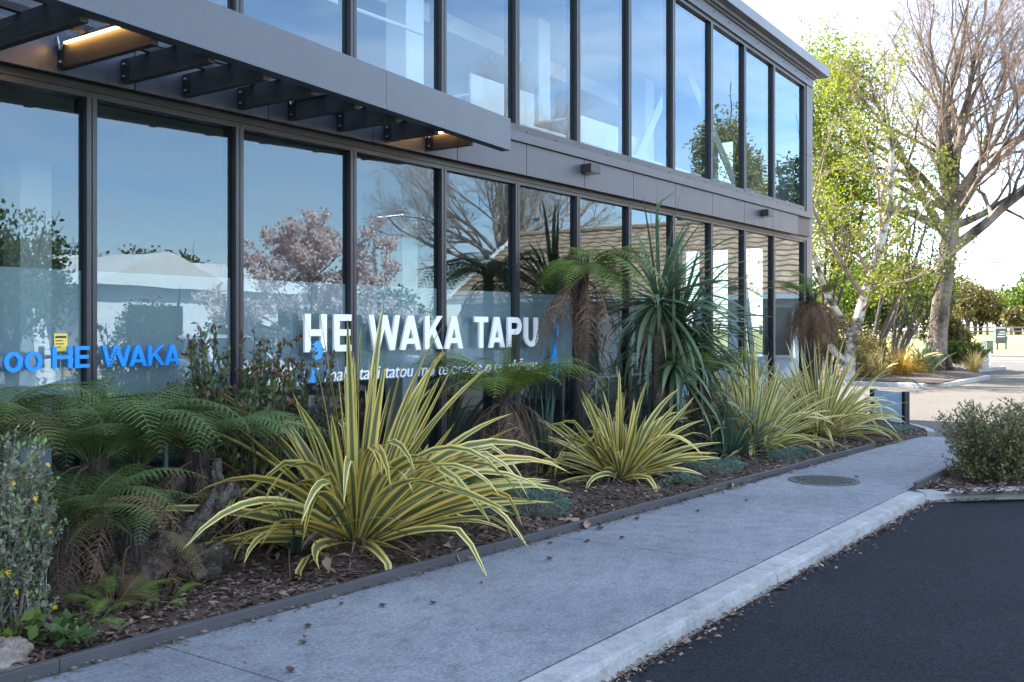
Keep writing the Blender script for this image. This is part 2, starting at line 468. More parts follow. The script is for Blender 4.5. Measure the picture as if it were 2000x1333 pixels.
strap_material('flax_leaf', (0.085, 0.110, 0.050), (0.24, 0.26, 0.115), (0.74, 0.56, 0.13), (0.80, 0.66, 0.22), (0.20, 0.105, 0.04))
strap_material('flax_leaf_pale', (0.12, 0.165, 0.085), (0.25, 0.28, 0.14), (0.74, 0.60, 0.19), (0.80, 0.69, 0.29), (0.22, 0.13, 0.06))
strap_material('cordyline_leaf', (0.095, 0.155, 0.088), (0.13, 0.20, 0.105), (0.115, 0.185, 0.10), (0.135, 0.21, 0.115), (0.16, 0.12, 0.05), trans=0.3)
strap_material('astelia_leaf', (0.045, 0.095, 0.070), (0.07, 0.13, 0.095), (0.055, 0.11, 0.08), (0.07, 0.13, 0.09), (0.15, 0.11, 0.06))
strap_material('dry_leaf', (0.18, 0.13, 0.085), (0.25, 0.19, 0.13), (0.22, 0.16, 0.11), (0.28, 0.21, 0.15), (0.14, 0.09, 0.06))
foliage('fern_green', [(0.085, 0.135, 0.030), (0.135, 0.20, 0.040), (0.20, 0.27, 0.055)], 0.3, 0.55, 0.3, island=False)
foliage('fern_dark', [(0.065, 0.105, 0.040), (0.095, 0.150, 0.050), (0.14, 0.195, 0.065)], 0.25, 0.55, 0.3, island=False)
foliage('fern_dead', [(0.10, 0.058, 0.036), (0.17, 0.105, 0.068), (0.25, 0.17, 0.12)], 0.15, 0.8, 0.15, tcol=(1, 0.8, 0.6), island=False)
foliage('fern_turning', [(0.1063, 0.1063, 0.035), (0.15, 0.125, 0.05), (0.1875, 0.125, 0.0688)], 0.25, 0.7, 0.2, tcol=(1, 0.9, 0.6), island=False)
foliage('shrub_green', [(0.040, 0.070, 0.022), (0.08, 0.115, 0.036), (0.14, 0.165, 0.055)], 0.2, 0.38, 0.5)
foliage('red_tip', [(0.060, 0.026, 0.018), (0.105, 0.045, 0.028), (0.12, 0.085, 0.035)], 0.2, 0.4, 0.5, tcol=(1, 0.6, 0.5))
foliage('grey_leaf', [(0.12, 0.13, 0.085), (0.20, 0.21, 0.145), (0.30, 0.30, 0.22)], 0.2, 0.7, 0.2)
foliage('fresh_tip', [(0.10, 0.18, 0.06), (0.15, 0.24, 0.09), (0.22, 0.30, 0.13)], 0.3, 0.5, 0.3)
foliage('yellow_flower', [(0.60, 0.40, 0.01), (0.72, 0.50, 0.02)], 0.3, 0.6, 0.2)
foliage('mat_leaf', [(0.0575, 0.1092, 0.0862), (0.0978, 0.161, 0.1288), (0.184, 0.2472, 0.207)], 0.15, 0.65, 0.25, big=4.0)
foliage('olive_leaf', [(0.075, 0.075, 0.025), (0.15, 0.145, 0.05), (0.26, 0.25, 0.14)], 0.22, 0.45, 0.4)
foliage('birch_leaf', [(0.105, 0.145, 0.018), (0.185, 0.22, 0.028), (0.29, 0.30, 0.05)], 0.52, 0.5, 0.25, tcol=(1.0, 1.0, 0.4))
foliage('bright_leaf', [(0.054, 0.099, 0.018), (0.108, 0.162, 0.027), (0.189, 0.234, 0.045)], 0.42, 0.5, 0.3)
foliage('bronze_leaf', [(0.0684, 0.0635, 0.0244), (0.1271, 0.1075, 0.0391), (0.2053, 0.1662, 0.0684)], 0.35, 0.5, 0.3)
foliage('deep_leaf', [(0.035, 0.07, 0.022), (0.065, 0.11, 0.032), (0.12, 0.16, 0.045)], 0.3, 0.5, 0.3)
foliage('conifer_leaf', [(0.03, 0.06, 0.028), (0.06, 0.10, 0.04), (0.12, 0.14, 0.05)], 0.2, 0.6, 0.3)
foliage('poplar_leaf', [(0.15, 0.15, 0.04), (0.23, 0.21, 0.06), (0.30, 0.27, 0.09)], 0.35, 0.5, 0.3)
foliage('blossom', [(0.78, 0.62, 0.60), (0.88, 0.77, 0.74), (0.93, 0.87, 0.84)], 0.4, 0.6, 0.2, tcol=(1, 0.9, 0.9))
foliage('orange_grass', [(0.255, 0.1425, 0.0225), (0.375, 0.225, 0.0375), (0.435, 0.3, 0.105)], 0.4, 0.6, 0.2)
foliage('tan_grass', [(0.182, 0.14, 0.077), (0.266, 0.21, 0.119), (0.21, 0.196, 0.07)], 0.35, 0.6, 0.2)
foliage('red_leaf', [(0.16, 0.056, 0.028), (0.224, 0.096, 0.04), (0.208, 0.144, 0.048)], 0.4, 0.6, 0.2)
foliage('chips', [(0.045, 0.030, 0.022), (0.12, 0.085, 0.064), (0.25, 0.19, 0.15)], 0.0, 0.95, 0.1, big=2.5)
foliage('litter', [(0.15, 0.095, 0.06), (0.25, 0.17, 0.12), (0.36, 0.28, 0.22)], 0.05, 0.85, 0.2, big=3.0)
surface('cream_wall', [(0.3, (0.735, 0.7525, 0.7525)), (0.7, (0.875, 0.88, 0.88))], 0.5, 30, 0.06, 0.8, 0, 0.1, 0.004)
surface('light_roof', [(0.3, (0.7475, 0.7288, 0.6914)), (0.7, (0.88, 0.8782, 0.8409))], 0.4, 20, 0.08, 0.6, 0, 0.1, 0.004)
surface('tile_roof', [(0.25, (0.24, 0.162, 0.102)), (0.5, (0.336, 0.234, 0.15)), (0.75, (0.432, 0.318, 0.216))], 2.5, 20, 0.25, 0.85, 0, 0.3, 0.008)
surface('white_paint', [(0.3, (0.72, 0.72, 0.70)), (0.7, (0.8, 0.8, 0.78))], 1, 40, 0.04, 0.6, 0, 0.03, 0.002)
surface('car_white', [(0.3, (0.74, 0.75, 0.76)), (0.7, (0.78, 0.79, 0.80))], 0.5, 20, 0.01, 0.25, 0, 0, 0, coat=0.6)
surface('car_dark', [(0.3, (0.03, 0.035, 0.04)), (0.7, (0.04, 0.045, 0.05))], 0.5, 20, 0.01, 0.25, 0, 0, 0, coat=0.6)
surface('rubber', [(0.3, (0.012, 0.012, 0.012)), (0.7, (0.02, 0.02, 0.02))], 8, 60, 0.2, 0.9, 0, 0.1, 0.002)
surface('dark_window', [(0.3, (0.012, 0.014, 0.016)), (0.7, (0.018, 0.02, 0.022))], 1, 20, 0.02, 0.06, 0, 0, 0, spec=0.8)
surface('lamp_glass', [(0.3, (0.6, 0.6, 0.6)), (0.7, (0.7, 0.7, 0.7))], 1, 20, 0.02, 0.1, 0, 0, 0, spec=0.8)
surface('fence_wood', [(0.3, (0.13, 0.11, 0.085)), (0.7, (0.24, 0.21, 0.17))], 3, 30, 0.3, 0.9, 0, 0.4, 0.006)
surface('pallet_wood', [(0.3, (0.42, 0.32, 0.20)), (0.7, (0.52, 0.41, 0.27))], 3, 30, 0.2, 0.85, 0, 0.3, 0.004)
surface('dark_sign', [(0.3, (0.055, 0.055, 0.045)), (0.7, (0.075, 0.072, 0.06))], 1, 30, 0.08, 0.5, 0, 0, 0)
surface('teal_sign', [(0.3, (0.06, 0.36, 0.34)), (0.7, (0.08, 0.40, 0.38))], 1, 30, 0.05, 0.5, 0, 0, 0)
surface('box_green', [(0.3, (0.09, 0.12, 0.085)), (0.7, (0.12, 0.15, 0.11))], 2, 30, 0.15, 0.6, 0, 0.05, 0.003)
surface('fruit_dark', [(0.3, (0.03, 0.02, 0.015)), (0.7, (0.07, 0.045, 0.03))], 30, 90, 0.4, 0.9, 0, 0.4, 0.003)

# ------------------------------------------------------------------ object helpers


def tag(o, label=None, cat=None, group=None, kind=None):
    if label: o['label'] = label
    if cat: o['category'] = cat
    if group: o['group'] = group
    if kind: o['kind'] = kind
    return o


def thing(name, label, cat, loc=(0, 0, 0), group=None, rz=0.0):
    o = bpy.data.objects.new(name, None)
    o.empty_display_size = 0.2
    col.objects.link(o)
    o.location = loc
    o.rotation_euler = (0, 0, rz)
    tag(o, label, cat, group)
    return o


def add_obj(name, mesh, mat=None, parent=None, loc=None, rot=None, scale=None):
    """link a mesh; a child's loc is given in its parent's own space"""
    if mat is not None and not mesh.materials:
        mesh.materials.append(MATS[mat])
    o = bpy.data.objects.new(name, mesh)
    col.objects.link(o)
    if parent is not None:
        o.parent = parent
    if loc is not None: o.location = loc
    if rot is not None: o.rotation_euler = rot
    if scale is not None: o.scale = (scale, scale, scale) if isinstance(scale, (int, float)) else scale
    return o


def fast_mesh(name, V, F, smooth=False, uv=None, mat=None):
    """mesh from an (N,3) vertex array and an (M,k) index array"""
    V = np.asarray(V, dtype=np.float32).reshape(-1, 3)
    F = np.asarray(F, dtype=np.int32)
    k = F.shape[1]
    me = bpy.data.meshes.new(name)
    me.vertices.add(len(V))
    me.vertices.foreach_set('co', V.ravel())
    me.loops.add(F.size)
    me.loops.foreach_set('vertex_index', F.ravel())
    me.polygons.add(len(F))
    me.polygons.foreach_set('loop_start', np.arange(0, F.size, k, dtype=np.int32))
    try:
        me.polygons.foreach_set('loop_total', np.full(len(F), k, dtype=np.int32))
    except Exception:
        pass
    if smooth:
        me.polygons.foreach_set('use_smooth', np.ones(len(F), dtype=bool))
    me.update(calc_edges=True)
    if uv is not None:
        ul = me.uv_layers.new(name='UVMap')
        ul.data.foreach_set('uv', np.asarray(uv, dtype=np.float32)[F.ravel()].ravel())
    me.validate()
    if mat: me.materials.append(MATS[mat])
    return me


class MB:
    """collects boxes, prisms and tubes for one mesh"""

    def __init__(self):
        self.v, self.f = [], []

    def add(self, vs, fs):
        b = len(self.v)
        self.v += [tuple(p) for p in vs]
        self.f += [tuple(i + b for i in f) for f in fs]
        return self

    def box(self, x0, x1, y0, y1, z0, z1):
        return self.add([(x0, y0, z0), (x1, y0, z0), (x1, y1, z0), (x0, y1, z0), (x0, y0, z1), (x1, y0, z1), (x1, y1, z1), (x0, y1, z1)],
                        [(0, 3, 2, 1), (4, 5, 6, 7), (0, 1, 5, 4), (1, 2, 6, 5), (2, 3, 7, 6), (3, 0, 4, 7)])

    def prism(self, poly, axis, a, b):
        """extrude a 2D polygon along an axis: 'x' takes (y,z), 'y' takes (x,z), 'z' takes (x,y)"""
        def P(p, t):
            return (t, p[0], p[1]) if axis == 'x' else (p[0], t, p[1]) if axis == 'y' else (p[0], p[1], t)
        n = len(poly)
        vs = [P(p, a) for p in poly] + [P(p, b) for p in poly]
        fs = [tuple(range(n - 1, -1, -1)), tuple(range(n, 2 * n))]
        fs += [(i, (i + 1) % n, n + (i + 1) % n, n + i) for i in range(n)]
        return self.add(vs, fs)

    def tube(self, pts, radii, sides=6, cap=True):
        V, F = tube_arrays([np.array(pts, float)], [np.array(radii if hasattr(radii, '__len__') else [radii] * len(pts), float)], sides)
        self.add(V.tolist(), F.tolist())
        if cap:
            b = len(self.v) - len(V)
            self.f.append(tuple(b + i for i in range(sides))[::-1])
            self.f.append(tuple(len(self.v) - sides + i for i in range(sides)))
        return self

    def build(self, name, mat, parent=None, loc=None, rot=None, smooth=False, bevel=0.0, wp=False):
        if wp and parent is not None: loc = tuple(-c for c in parent.location)
        me = bpy.data.meshes.new(name)
        me.from_pydata(self.v, [], self.f)
        if smooth:
            for p in me.polygons: p.use_smooth = True
        me.update()
        import bmesh
        bm = bmesh.new(); bm.from_mesh(me)
        bmesh.ops.recalc_face_normals(bm, faces=bm.faces)
        if bevel:
            bmesh.ops.bevel(bm, geom=list(bm.edges), offset=bevel, segments=2, affect='EDGES', profile=0.6)
        bm.to_mesh(me); bm.free()
        return add_obj(name, me, mat, parent, loc, rot)


def unit(a):
    return a / np.maximum(np.linalg.norm(a, axis=-1, keepdims=True), 1e-9)


def tube_arrays(lines, radii, sides):
    """tubes along polylines that all have the same number of points"""
    P = np.stack(lines); Rr = np.stack(radii)
    T, n, _ = P.shape
    t = np.empty_like(P)
    t[:, 1:-1] = P[:, 2:] - P[:, :-2]
    t[:, 0] = P[:, 1] - P[:, 0]
    t[:, -1] = P[:, -1] - P[:, -2]
    t = unit(t)
    mean = unit(P[:, -1] - P[:, 0] + 1e-6)
    ref = np.where(np.abs(mean[:, 2:3]) > 0.8, np.array([[1.0, 0, 0]]), np.array([[0, 0, 1.0]]))
    a = unit(np.cross(t, ref[:, None, :]))
    b = np.cross(t, a)
    ang = np.arange(sides) * 2 * math.pi / sides
    V = P[:, :, None, :] + Rr[:, :, None, None] * (a[:, :, None, :] * np.cos(ang)[None, None, :, None] + b[:, :, None, :] * np.sin(ang)[None, None, :, None])
    idx = np.arange(T * n * sides).reshape(T, n, sides)
    nx = np.roll(idx, -1, axis=2)
    F = np.stack([idx[:, :-1], nx[:, :-1], nx[:, 1:], idx[:, 1:]], axis=-1).reshape(-1, 4)
    return V.reshape(-1, 3), F


def tubes_mesh(name, branches, side_fn):
    """one mesh of many tubes (pts, radii)"""
    groups = {}
    for pts, rad in branches:
        groups.setdefault((len(pts), side_fn(rad[0])), []).append((pts, rad))
    Vs, Fs, off = [], [], 0
    for (n, s), g in groups.items():
        V, F = tube_arrays([x[0] for x in g], [x[1] for x in g], s)
        Vs.append(V); Fs.append(F + off); off += len(V)
    return fast_mesh(name, np.concatenate(Vs), np.concatenate(Fs), smooth=True)


def leaf_quads(P, D, N, L, W, cup=0.12):
    """rhombic leaves at points P along D"""
    D = unit(D); S = unit(np.cross(D, N)); N2 = np.cross(S, D)
    L = L[:, None]; W = W[:, None]
    V = np.stack([P, P + D * L * 0.5 + S * W + N2 * L * cup, P + D * L, P + D * L * 0.5 - S * W + N2 * L * cup], axis=1)
    F = np.arange(len(P) * 4).reshape(-1, 4)
    return V.reshape(-1, 3), F

# ------------------------------------------------------------------ ground, roads, paths
ASPH = -0.09


def sheet(name, poly, z, mat, kind='structure', label=None, parent=None):
    m = MB(); m.add([(x, y, z) for x, y in poly], [tuple(range(len(poly)))])
    o = m.build(name, mat, parent)
    for p in o.data.polygons:
        if p.normal.z < 0: o.data.flip_normals(); break
    if parent is None: tag(o, kind=kind, label=label)
    return o


sheet('ground', [(-400, -400), (900, -400), (900, 700), (-400, 700)], ASPH - 0.03, 'earth', label='bare earth spreading out around the site')
sheet('car_park', [(-25, -13), (14.3, -13), (14.3, 2.4), (-25, 2.4)], ASPH, 'asphalt', label='dark asphalt of the car park beside the footpath')
sheet('driveway', [(14.3, -60), (44.0, -60), (44.0, 90), (14.3, 90)], ASPH + 0.004, 'old_asphalt', label='pale worn asphalt driveway beyond the building corner')
sheet('street', [(44.0, -200), (66.0, -200), (66.0, 300), (44.0, 300)], ASPH - 0.004, 'old_asphalt', label='street running past beyond the big bare tree')
for k, (x0, x1, mt, lb) in enumerate([(58.6, 60.4, 'cycle_green', 'pale green painted cycle lane on the street'), (61.2, 61.4, 'road_paint', 'white painted line along the far side of the street'), (54.4, 54.55, 'road_paint', 'white painted line along the middle of the street')]):
    sheet(['cycle_lane', 'road_line', 'road_line'][k], [(x0, -60), (x1, -60), (x1, 80), (x0, 80)], ASPH + 0.002, mt, label=lb)
for k in range(7):
    x = -2.0 + 2.55 * k
    sheet('parking_line', [(x, -9.5), (x + 0.1, -9.5), (x + 0.1, -4.6), (x, -4.6)], ASPH + 0.004, 'road_paint', label='white parking bay line painted on the dark car park')

# far grass bank rising beyond the street
g = MB()
xs = np.concatenate([np.linspace(66, 96, 22), np.linspace(100, 420, 12)])
ys = np.linspace(-160, 260, 60)
vs = []
for x in xs:
    for y in ys:
        t = min(1, max(0, (x - 66) / 26))
        z = -0.06 + 1.05 * t * t * (3 - 2 * t) + 0.05 * math.sin(x * 0.7 + y * 0.3) * t
        vs.append((x, y, z))
fs = [(i * 60 + j, (i + 1) * 60 + j, (i + 1) * 60 + j + 1, i * 60 + j + 1) for i in range(len(xs) - 1) for j in range(59)]
g.add(vs, fs)
tag(g.build('grass_bank', 'grass_field', smooth=True), kind='structure', label='sunlit yellow green grass bank across the street')


def kerb_run(name, pts, w, top, bottom, mat, label, joint=3.0, lip=0.03, side=1):
    """kerb as separate stones along a polyline; the road face is bevelled"""
    root = bpy.data.objects.new(name, None); col.objects.link(root)
    root.location = (pts[0][0], pts[0][1], bottom)
    tag(root, label=label, kind='structure')
    P = [np.array(p, float) for p in pts]
    # cut into stones of roughly the joint length
    for a, b in zip(P[:-1], P[1:]):
        L = np.linalg.norm(b - a); n = max(1, round(L / joint))
        d = (b - a) / L; nrm = np.array([-d[1], d[0]]) * side
        for i in range(n):
            s0 = a + d * (L * i / n + 0.004); s1 = a + d * (L * (i + 1) / n - 0.004)
            m = MB()
            prof = [(0, bottom - 0.02), (-0.012, bottom), (0.002, top - lip), (lip * 0.45, top - lip * 0.35), (lip, top - 0.004), (w, top), (w, bottom - 0.02)]
            vs = []
            nseg = max(2, int(np.linalg.norm(s1 - s0) / 0.25))
            for q in range(nseg + 1):
                c = s0 + (s1 - s0) * q / nseg
                jit = 0.0035
                for (o_, z) in prof:
                    pp = c + nrm * (o_ + (random.uniform(-jit, jit) if 0.0 <= o_ < 0.05 and z > bottom else 0))
                    vs.append((pp[0], pp[1], z + (random.uniform(-jit, jit) * 0.6 if z > bottom and o_ < 0.05 else 0)))
            k = len(prof); fs = []
            for q in range(nseg):
                for j in range(k - 1):
                    fs.append((q * k + j, q * k + j + 1, (q + 1) * k + j + 1, (q + 1) * k + j))
            fs.append(tuple(range(k))); fs.append(tuple(nseg * k + j for j in range(k - 1, -1, -1)))
            m.add(vs, fs)
            m.build('kerb_stone', mat, root, wp=True)
    return root


kerb_run('kerb', [(-6.0, 2.30), (6.02, 2.30), (9.72, 2.30), (10.25, 1.82), (13.3, -1.4)], 0.165, 0.0, ASPH, 'kerb_concrete', 'pale concrete kerb along the car park edge', 3.0)
# driveway side: kerb round the end of the planting bed
cur = [(15.45, 3.50), (15.95, 3.66), (16.5, 4.0), (17.0, 4.5), (17.35, 5.1), (17.5, 5.8), (17.55, 6.6)]
kerb_run('kerb', cur, 0.13, 0.015, ASPH, 'kerb_concrete', 'curved pale kerb round the end of the planting bed', 1.2, side=1)
# traffic island with the big tree
isl = [(28.9, 12.5), (28.9, 8.4), (28.95, 6.9), (29.5, 6.4), (35.0, 6.3)]
kerb_run('kerb', isl, 0.16, 0.03, ASPH, 'kerb_concrete', 'sunlit kerb round the island bed of the big bare tree', 2.0, side=1)
kerb_run('kerb', [(40.0, 7.6), (44.2, 7.4)], 0.16, 0.03, ASPH, 'kerb_concrete', 'short far kerb beside the low hedge', 2.0, side=1)


def ye(x):
    return 4.11 - 0.045 * (x - 3.8)


# concrete footpath in slabs
path = bpy.data.objects.new('footpath', None); col.objects.link(path); path.location = (6, 3.2, -0.05)
tag(path, kind='structure', label='pale broomed concrete footpath between planting bed and kerb')
edges = [-6.5, -3.4, -0.25, 2.9, 6.1, 9.3, 12.5]
for x0, x1 in zip(edges[:-1], edges[1:]):
    a, b = x0 + 0.005, x1 - 0.005
    m = MB()
    poly = [(a, 2.482), (b, 2.482), (b, ye(b) - 0.02), (a, ye(a) - 0.02)]
    m.prism(poly, 'z', -0.12, 0.0)
    m.build('slab', 'footpath_concrete', path, wp=True, bevel=0.003)
m = MB()
poly = [(12.503, 2.40), (14.0, 2.40), (14.6, 2.55), (15.15, 2.95), (15.55, 3.46), (15.0, 3.60), (12.503, ye(12.5) - 0.02)]
zz = [0, 0, -0.03, -0.06, -0.07, -0.02, 0]
n = len(poly)
m.add([(x, y, z) for (x, y), z in zip(poly, zz)] + [(x, y, -0.14) for x, y in poly], [tuple(range(n)), tuple(range(2 * n - 1, n - 1, -1))] + [(i, i + n, (i + 1) % n + n, (i + 1) % n) for i in range(n)])
m.build('slab', 'footpath_concrete', path, wp=True)
m = MB(); m.box(-6.5, 12.5, 2.43, 4.6, -0.14, -0.018)
m.build('joint_filler', 'groove', path, wp=True)

# planting bed soil
def bed_mesh(name, x0, x1, y_lo, y_hi, nx, ny, zf, mat, label):
    vs, fs = [], []
    for i in range(nx + 1):
        x = x0 + (x1 - x0) * i / nx
        for j in range(ny + 1):
            lo, hi = y_lo(x), y_hi(x)
            y = lo + (hi - lo) * j / ny
            vs.append((x, y, zf(x, y)))
    for i in range(nx):
        for j in range(ny):
            k = i * (ny + 1) + j
            fs.append((k, k + ny + 1, k + ny + 2, k + 1))
    m = MB(); m.add(vs, fs)
    o = m.build(name, mat, smooth=True)
    tag(o, label=label, kind='structure')
    return o


def bed_lo(x):
    if x < 15.4: return max(ye(x), 0)
    t = (x - 15.4) / 2.0
    return 3.68 + 2.2 * t ** 1.7


def bed_z(x, y):
    d = min(1.0, max(0, (y - bed_lo(x)) / 0.35))
    return -0.01 + 0.035 * d + 0.02 * math.sin(x * 2.3 + y * 3.1) * d + 0.014 * math.sin(x * 7.1 - y * 5.3) * d


bed_mesh('planting_bed', -3, 17.35, bed_lo, lambda x: 6.16, 160, 24, bed_z, 'soil', 'dark mulched planting bed along the glass front')
bed_mesh('planting_bed', 9.86, 13.8, lambda x: 2.0 - (x - 9.86) * 1.02, lambda x: 2.42, 24, 12, lambda x, y: -0.03 + 0.03 * math.sin(3 * x + 5 * y) * 0.5, 'soil', 'small mulched bed behind the kerb corner')
bed_mesh('planting_bed', 29.0, 46, lambda x: 6.5 if x < 35.2 else 6.5 + (x - 35.2) * .42, lambda x: 34, 40, 50, lambda x, y: 0.03 + 0.12 * math.sin(min(1, (y - 6.5) / 3) * 1.57) * min(1, (x - 29) / 2) + 0.03 * math.sin(x * 1.3 + y), 'soil', 'island bed of bare bark round the big tree')

# timber edging boards
edging = thing('garden_edging', 'dark grey timber edging between the planting bed and footpath', 'edging', (6, 4.0, 0))
bx = [-6.0, -1.2, 2.4, 5.4, 8.1, 10.9, 13.0]
for a, b in zip(bx[:-1], bx[1:]):
    m = MB(); vs = []; n = 12
    w = 0.036
    for q in range(n + 1):
        x = a + 0.002 + (b - a - 0.004) * q / n
        y = ye(x) + 0.004 * math.sin(x * 1.7)
        h = 0.062 + 0.003 * math.sin(x * 2.9)
        vs += [(x, y - w / 2, -0.05), (x, y - w / 2, h - 0.004), (x, y - w / 2 + 0.004, h), (x, y + w / 2, h), (x, y + w / 2, -0.05)]
    fs = [(q * 5 + j, q * 5 + j + 1, q * 5 + 6 + j, q * 5 + 5 + j) for q in range(n) for j in range(4)]
    fs += [(0, 1, 2, 3, 4), tuple(n * 5 + j for j in (4, 3, 2, 1, 0))]
    m.add(vs, fs); m.build('board', 'edging_timber', edging, wp=True)
e2 = thing('garden_edging', 'short dark timber edging at the footpath side of the bush bed', 'edging', (11.5, 2.4, 0))
m = MB(); m.box(9.85, 13.6, 2.405, 2.44, -0.06, 0.065); m.build('board', 'edging_timber', e2, wp=True)

# manhole cover
mh = thing('manhole_cover', 'round dark cast iron manhole cover set in the footpath', 'manhole cover', (9.89, 3.30, 0.0))
def ring_mesh(r0, r1, z0, z1, n=48):
    m = MB(); vs = []
    for i in range(n):
        c, s = math.cos(2 * math.pi * i / n), math.sin(2 * math.pi * i / n)
        vs += [(r0 * c, r0 * s, z0), (r0 * c, r0 * s, z1), (r1 * c, r1 * s, z1), (r1 * c, r1 * s, z0)]
    fs = []
    for i in range(n):
        a, b = 4 * i, 4 * ((i + 1) % n)
        fs += [(a, a + 1, b + 1, b), (a + 1, a + 2, b + 2, b + 1), (a + 2, a + 3, b + 3, b + 2)]
    m.add(vs, fs); return m
ring_mesh(0.305, 0.345, -0.03, 0.006).build('rim', 'iron', mh)
m = ring_mesh(0.0005, 0.298, -0.03, 0.0035); 
m.build('plate', 'iron', mh)
m = MB()
for i in range(-7, 8):
    for j in range(-7, 8):
        x, y = i * 0.038, j * 0.038
        if x * x + y * y < 0.27 ** 2:
            if (i + j) % 2: m.box(x - 0.015, x + 0.015, y - 0.005, y + 0.005, 0.002, 0.0085)
            else: m.box(x - 0.005, x + 0.005, y - 0.015, y + 0.015, 0.002, 0.0085)
m.build('tread_studs', 'iron', mh)['kind'] = 'stuff'

# ------------------------------------------------------------------ the glass-fronted building
YF = 6.05          # outer face of the frames
bld = thing('office_building', 'two storey dark grey office with full height glass front', 'building', (8, 6.05, 0))
MX0, STEP = 3.72, 1.20
mull = [MX0 + STEP * k for k in range(-6, 11)]
XL, XR = mull[0], 17.16
bays = list(zip(mull, mull[1:] + [XR]))


def gt(x):          # top of the upper glass, following the roof slope
    return 5.72 + 0.044 * (17.2 - x)


for x in mull + [XR]:
    for (z0, z1) in ((0.05, 3.035), (3.60, None)):
        m = MB()
        zt = z1 if z1 else gt(x) + 0.03
        m.box(x - 0.036, x - 0.004, YF, YF + 0.15, z0, zt)
        m.box(x + 0.004, x + 0.036, YF, YF + 0.15, z0, zt)
        m.box(x - 0.004, x + 0.004, YF + 0.012, YF + 0.135, z0, zt)
        m.build('mullion', 'frame', bld, wp=True)
GY = YF + 0.05
panes_low, panes_up = [], []
for a, b in bays:
    x0, x1 = a + 0.037, b - 0.037
    t1, t2 = random.uniform(-0.0012, 0.0012), random.uniform(-0.0012, 0.0012)
    m = MB(); m.add([(x0, GY + t1, 0.10), (x1, GY - t1, 0.10), (x1, GY - t1 + t2, 3.012), (x0, GY + t1 + t2, 3.012)], [(0, 1, 2, 3)])
    o = m.build('pane', 'glass_low', bld, wp=True); panes_low.append(o)
    t1, t2 = random.uniform(-0.0012, 0.0012), random.uniform(-0.0012, 0.0012)
    m = MB(); m.add([(x0, GY + t1, 3.635), (x1, GY - t1, 3.635), (x1, GY - t1 + t2, gt(x1)), (x0, GY + t1 + t2, gt(x0))], [(0, 1, 2, 3)])
    o = m.build('pane', 'glass', bld, wp=True); panes_up.append(o)
    # dark gasket reveal inside each pane's frame
    for (za, zb0, zb1) in ((0.10, 3.012, 3.012), (3.635, gt(x0), gt(x1))):
        m = MB()
        m.add([(x0, GY - 0.002, za), (x0 + 0.012, GY - 0.004, za), (x0 + 0.012, GY - 0.004, zb0), (x0, GY - 0.002, zb0)], [(0, 1, 2, 3)])
        m.add([(x1, GY - 0.002, za), (x1 - 0.012, GY - 0.004, za), (x1 - 0.012, GY - 0.004, zb1), (x1, GY - 0.002, zb1)], [(0, 1, 2, 3)])
        m.build('gasket', 'frame_dark', bld, wp=True)
for o in panes_low + panes_up:
    if o.data.polygons[0].normal.y > 0: o.data.flip_normals()

def xbox(name, y0, y1, z0, z1, mat, x0=XL, x1=17.2):
    m = MB(); m.box(x0, x1, y0, y1, z0, z1); return m.build(name, mat, bld, wp=True)
xbox('plinth', YF - 0.01, YF + 0.17, -0.1, 0.06, 'frame')
xbox('sill', YF + 0.002, YF + 0.15, 0.06, 0.105, 'frame')
xbox('head_frame', YF + 0.003, YF + 0.15, 3.012, 3.05, 'frame')
xbox('head_frame', YF - 0.012, YF + 0.15, 3.05, 3.095, 'frame')
xbox('flashing', YF - 0.012, YF + 0.12, 3.0955, 3.112, 'frame_dark')
xbox('packer', YF - 0.065, YF + 0.15, 3.1125, 3.46, 'frame_dark')
YC = YF - 0.10     # the cladding band and canopy stand proud of the glazing
pj = [7.39 + 1.1414 * k for k in range(-10, 9)]
for a, b in zip(pj[:-1], pj[1:]):
    b = min(b, 17.19)
    if b - a < 0.05: continue
    m = MB(); m.box(a + 0.004, b - 0.004, YC - 0.004, YC + 0.03, 3.096, 3.417)
    m.build('cladding_panel', 'cladding', bld, wp=True, bevel=0.0015)
xbox('ledge', YC - 0.035, YF - 0.066, 3.422, 3.466, 'cladding')
xbox('ledge', YC - 0.015, YF + 0.15, 3.467, 3.522, 'cladding')
xbox('sill', YF + 0.002, YF + 0.15, 3.523, 3.637, 'frame')
for i in range(26):
    x = 3.2 + 0.55 * i
    m = MB(); m.tube([(x, YF + 0.004, 3.58), (x, YF - 0.004, 3.58)], 0.008, 6); m.build('screw', 'frame_dark', bld, wp=True)


def slope_bar(name, y0, y1, lo, hi, mat, x0=XL, x1=17.2):
    m = MB()
    m.add([(x0, y0, gt(x0) + lo), (x1, y0, gt(x1) + lo), (x1, y1, gt(x1) + lo), (x0, y1, gt(x0) + lo),
           (x0, y0, gt(x0) + hi), (x1, y0, gt(x1) + hi), (x1, y1, gt(x1) + hi), (x0, y1, gt(x0) + hi)],
          [(0, 3, 2, 1), (4, 5, 6, 7), (0, 1, 5, 4), (1, 2, 6, 5), (2, 3, 7, 6), (3, 0, 4, 7)])
    return m.build(name, mat, bld, wp=True)
slope_bar('head_frame', YF + 0.002, YF + 0.15, -0.004, 0.05, 'frame')
slope_bar('fascia', YF - 0.03, YF + 0.15, 0.051, 0.20, 'cladding', x1=17.5)
slope_bar('fascia', YF - 0.055, YF + 0.15, 0.201, 0.245, 'frame', x1=17.52)
slope_bar('fascia', YF - 0.09, YF + 0.15, 0.246, 0.30, 'roof_cap', x1=17.60)
slope_bar('gutter', YF - 0.20, YF + 0.15, 0.301, 0.46, 'roof_cap', x1=17.84)
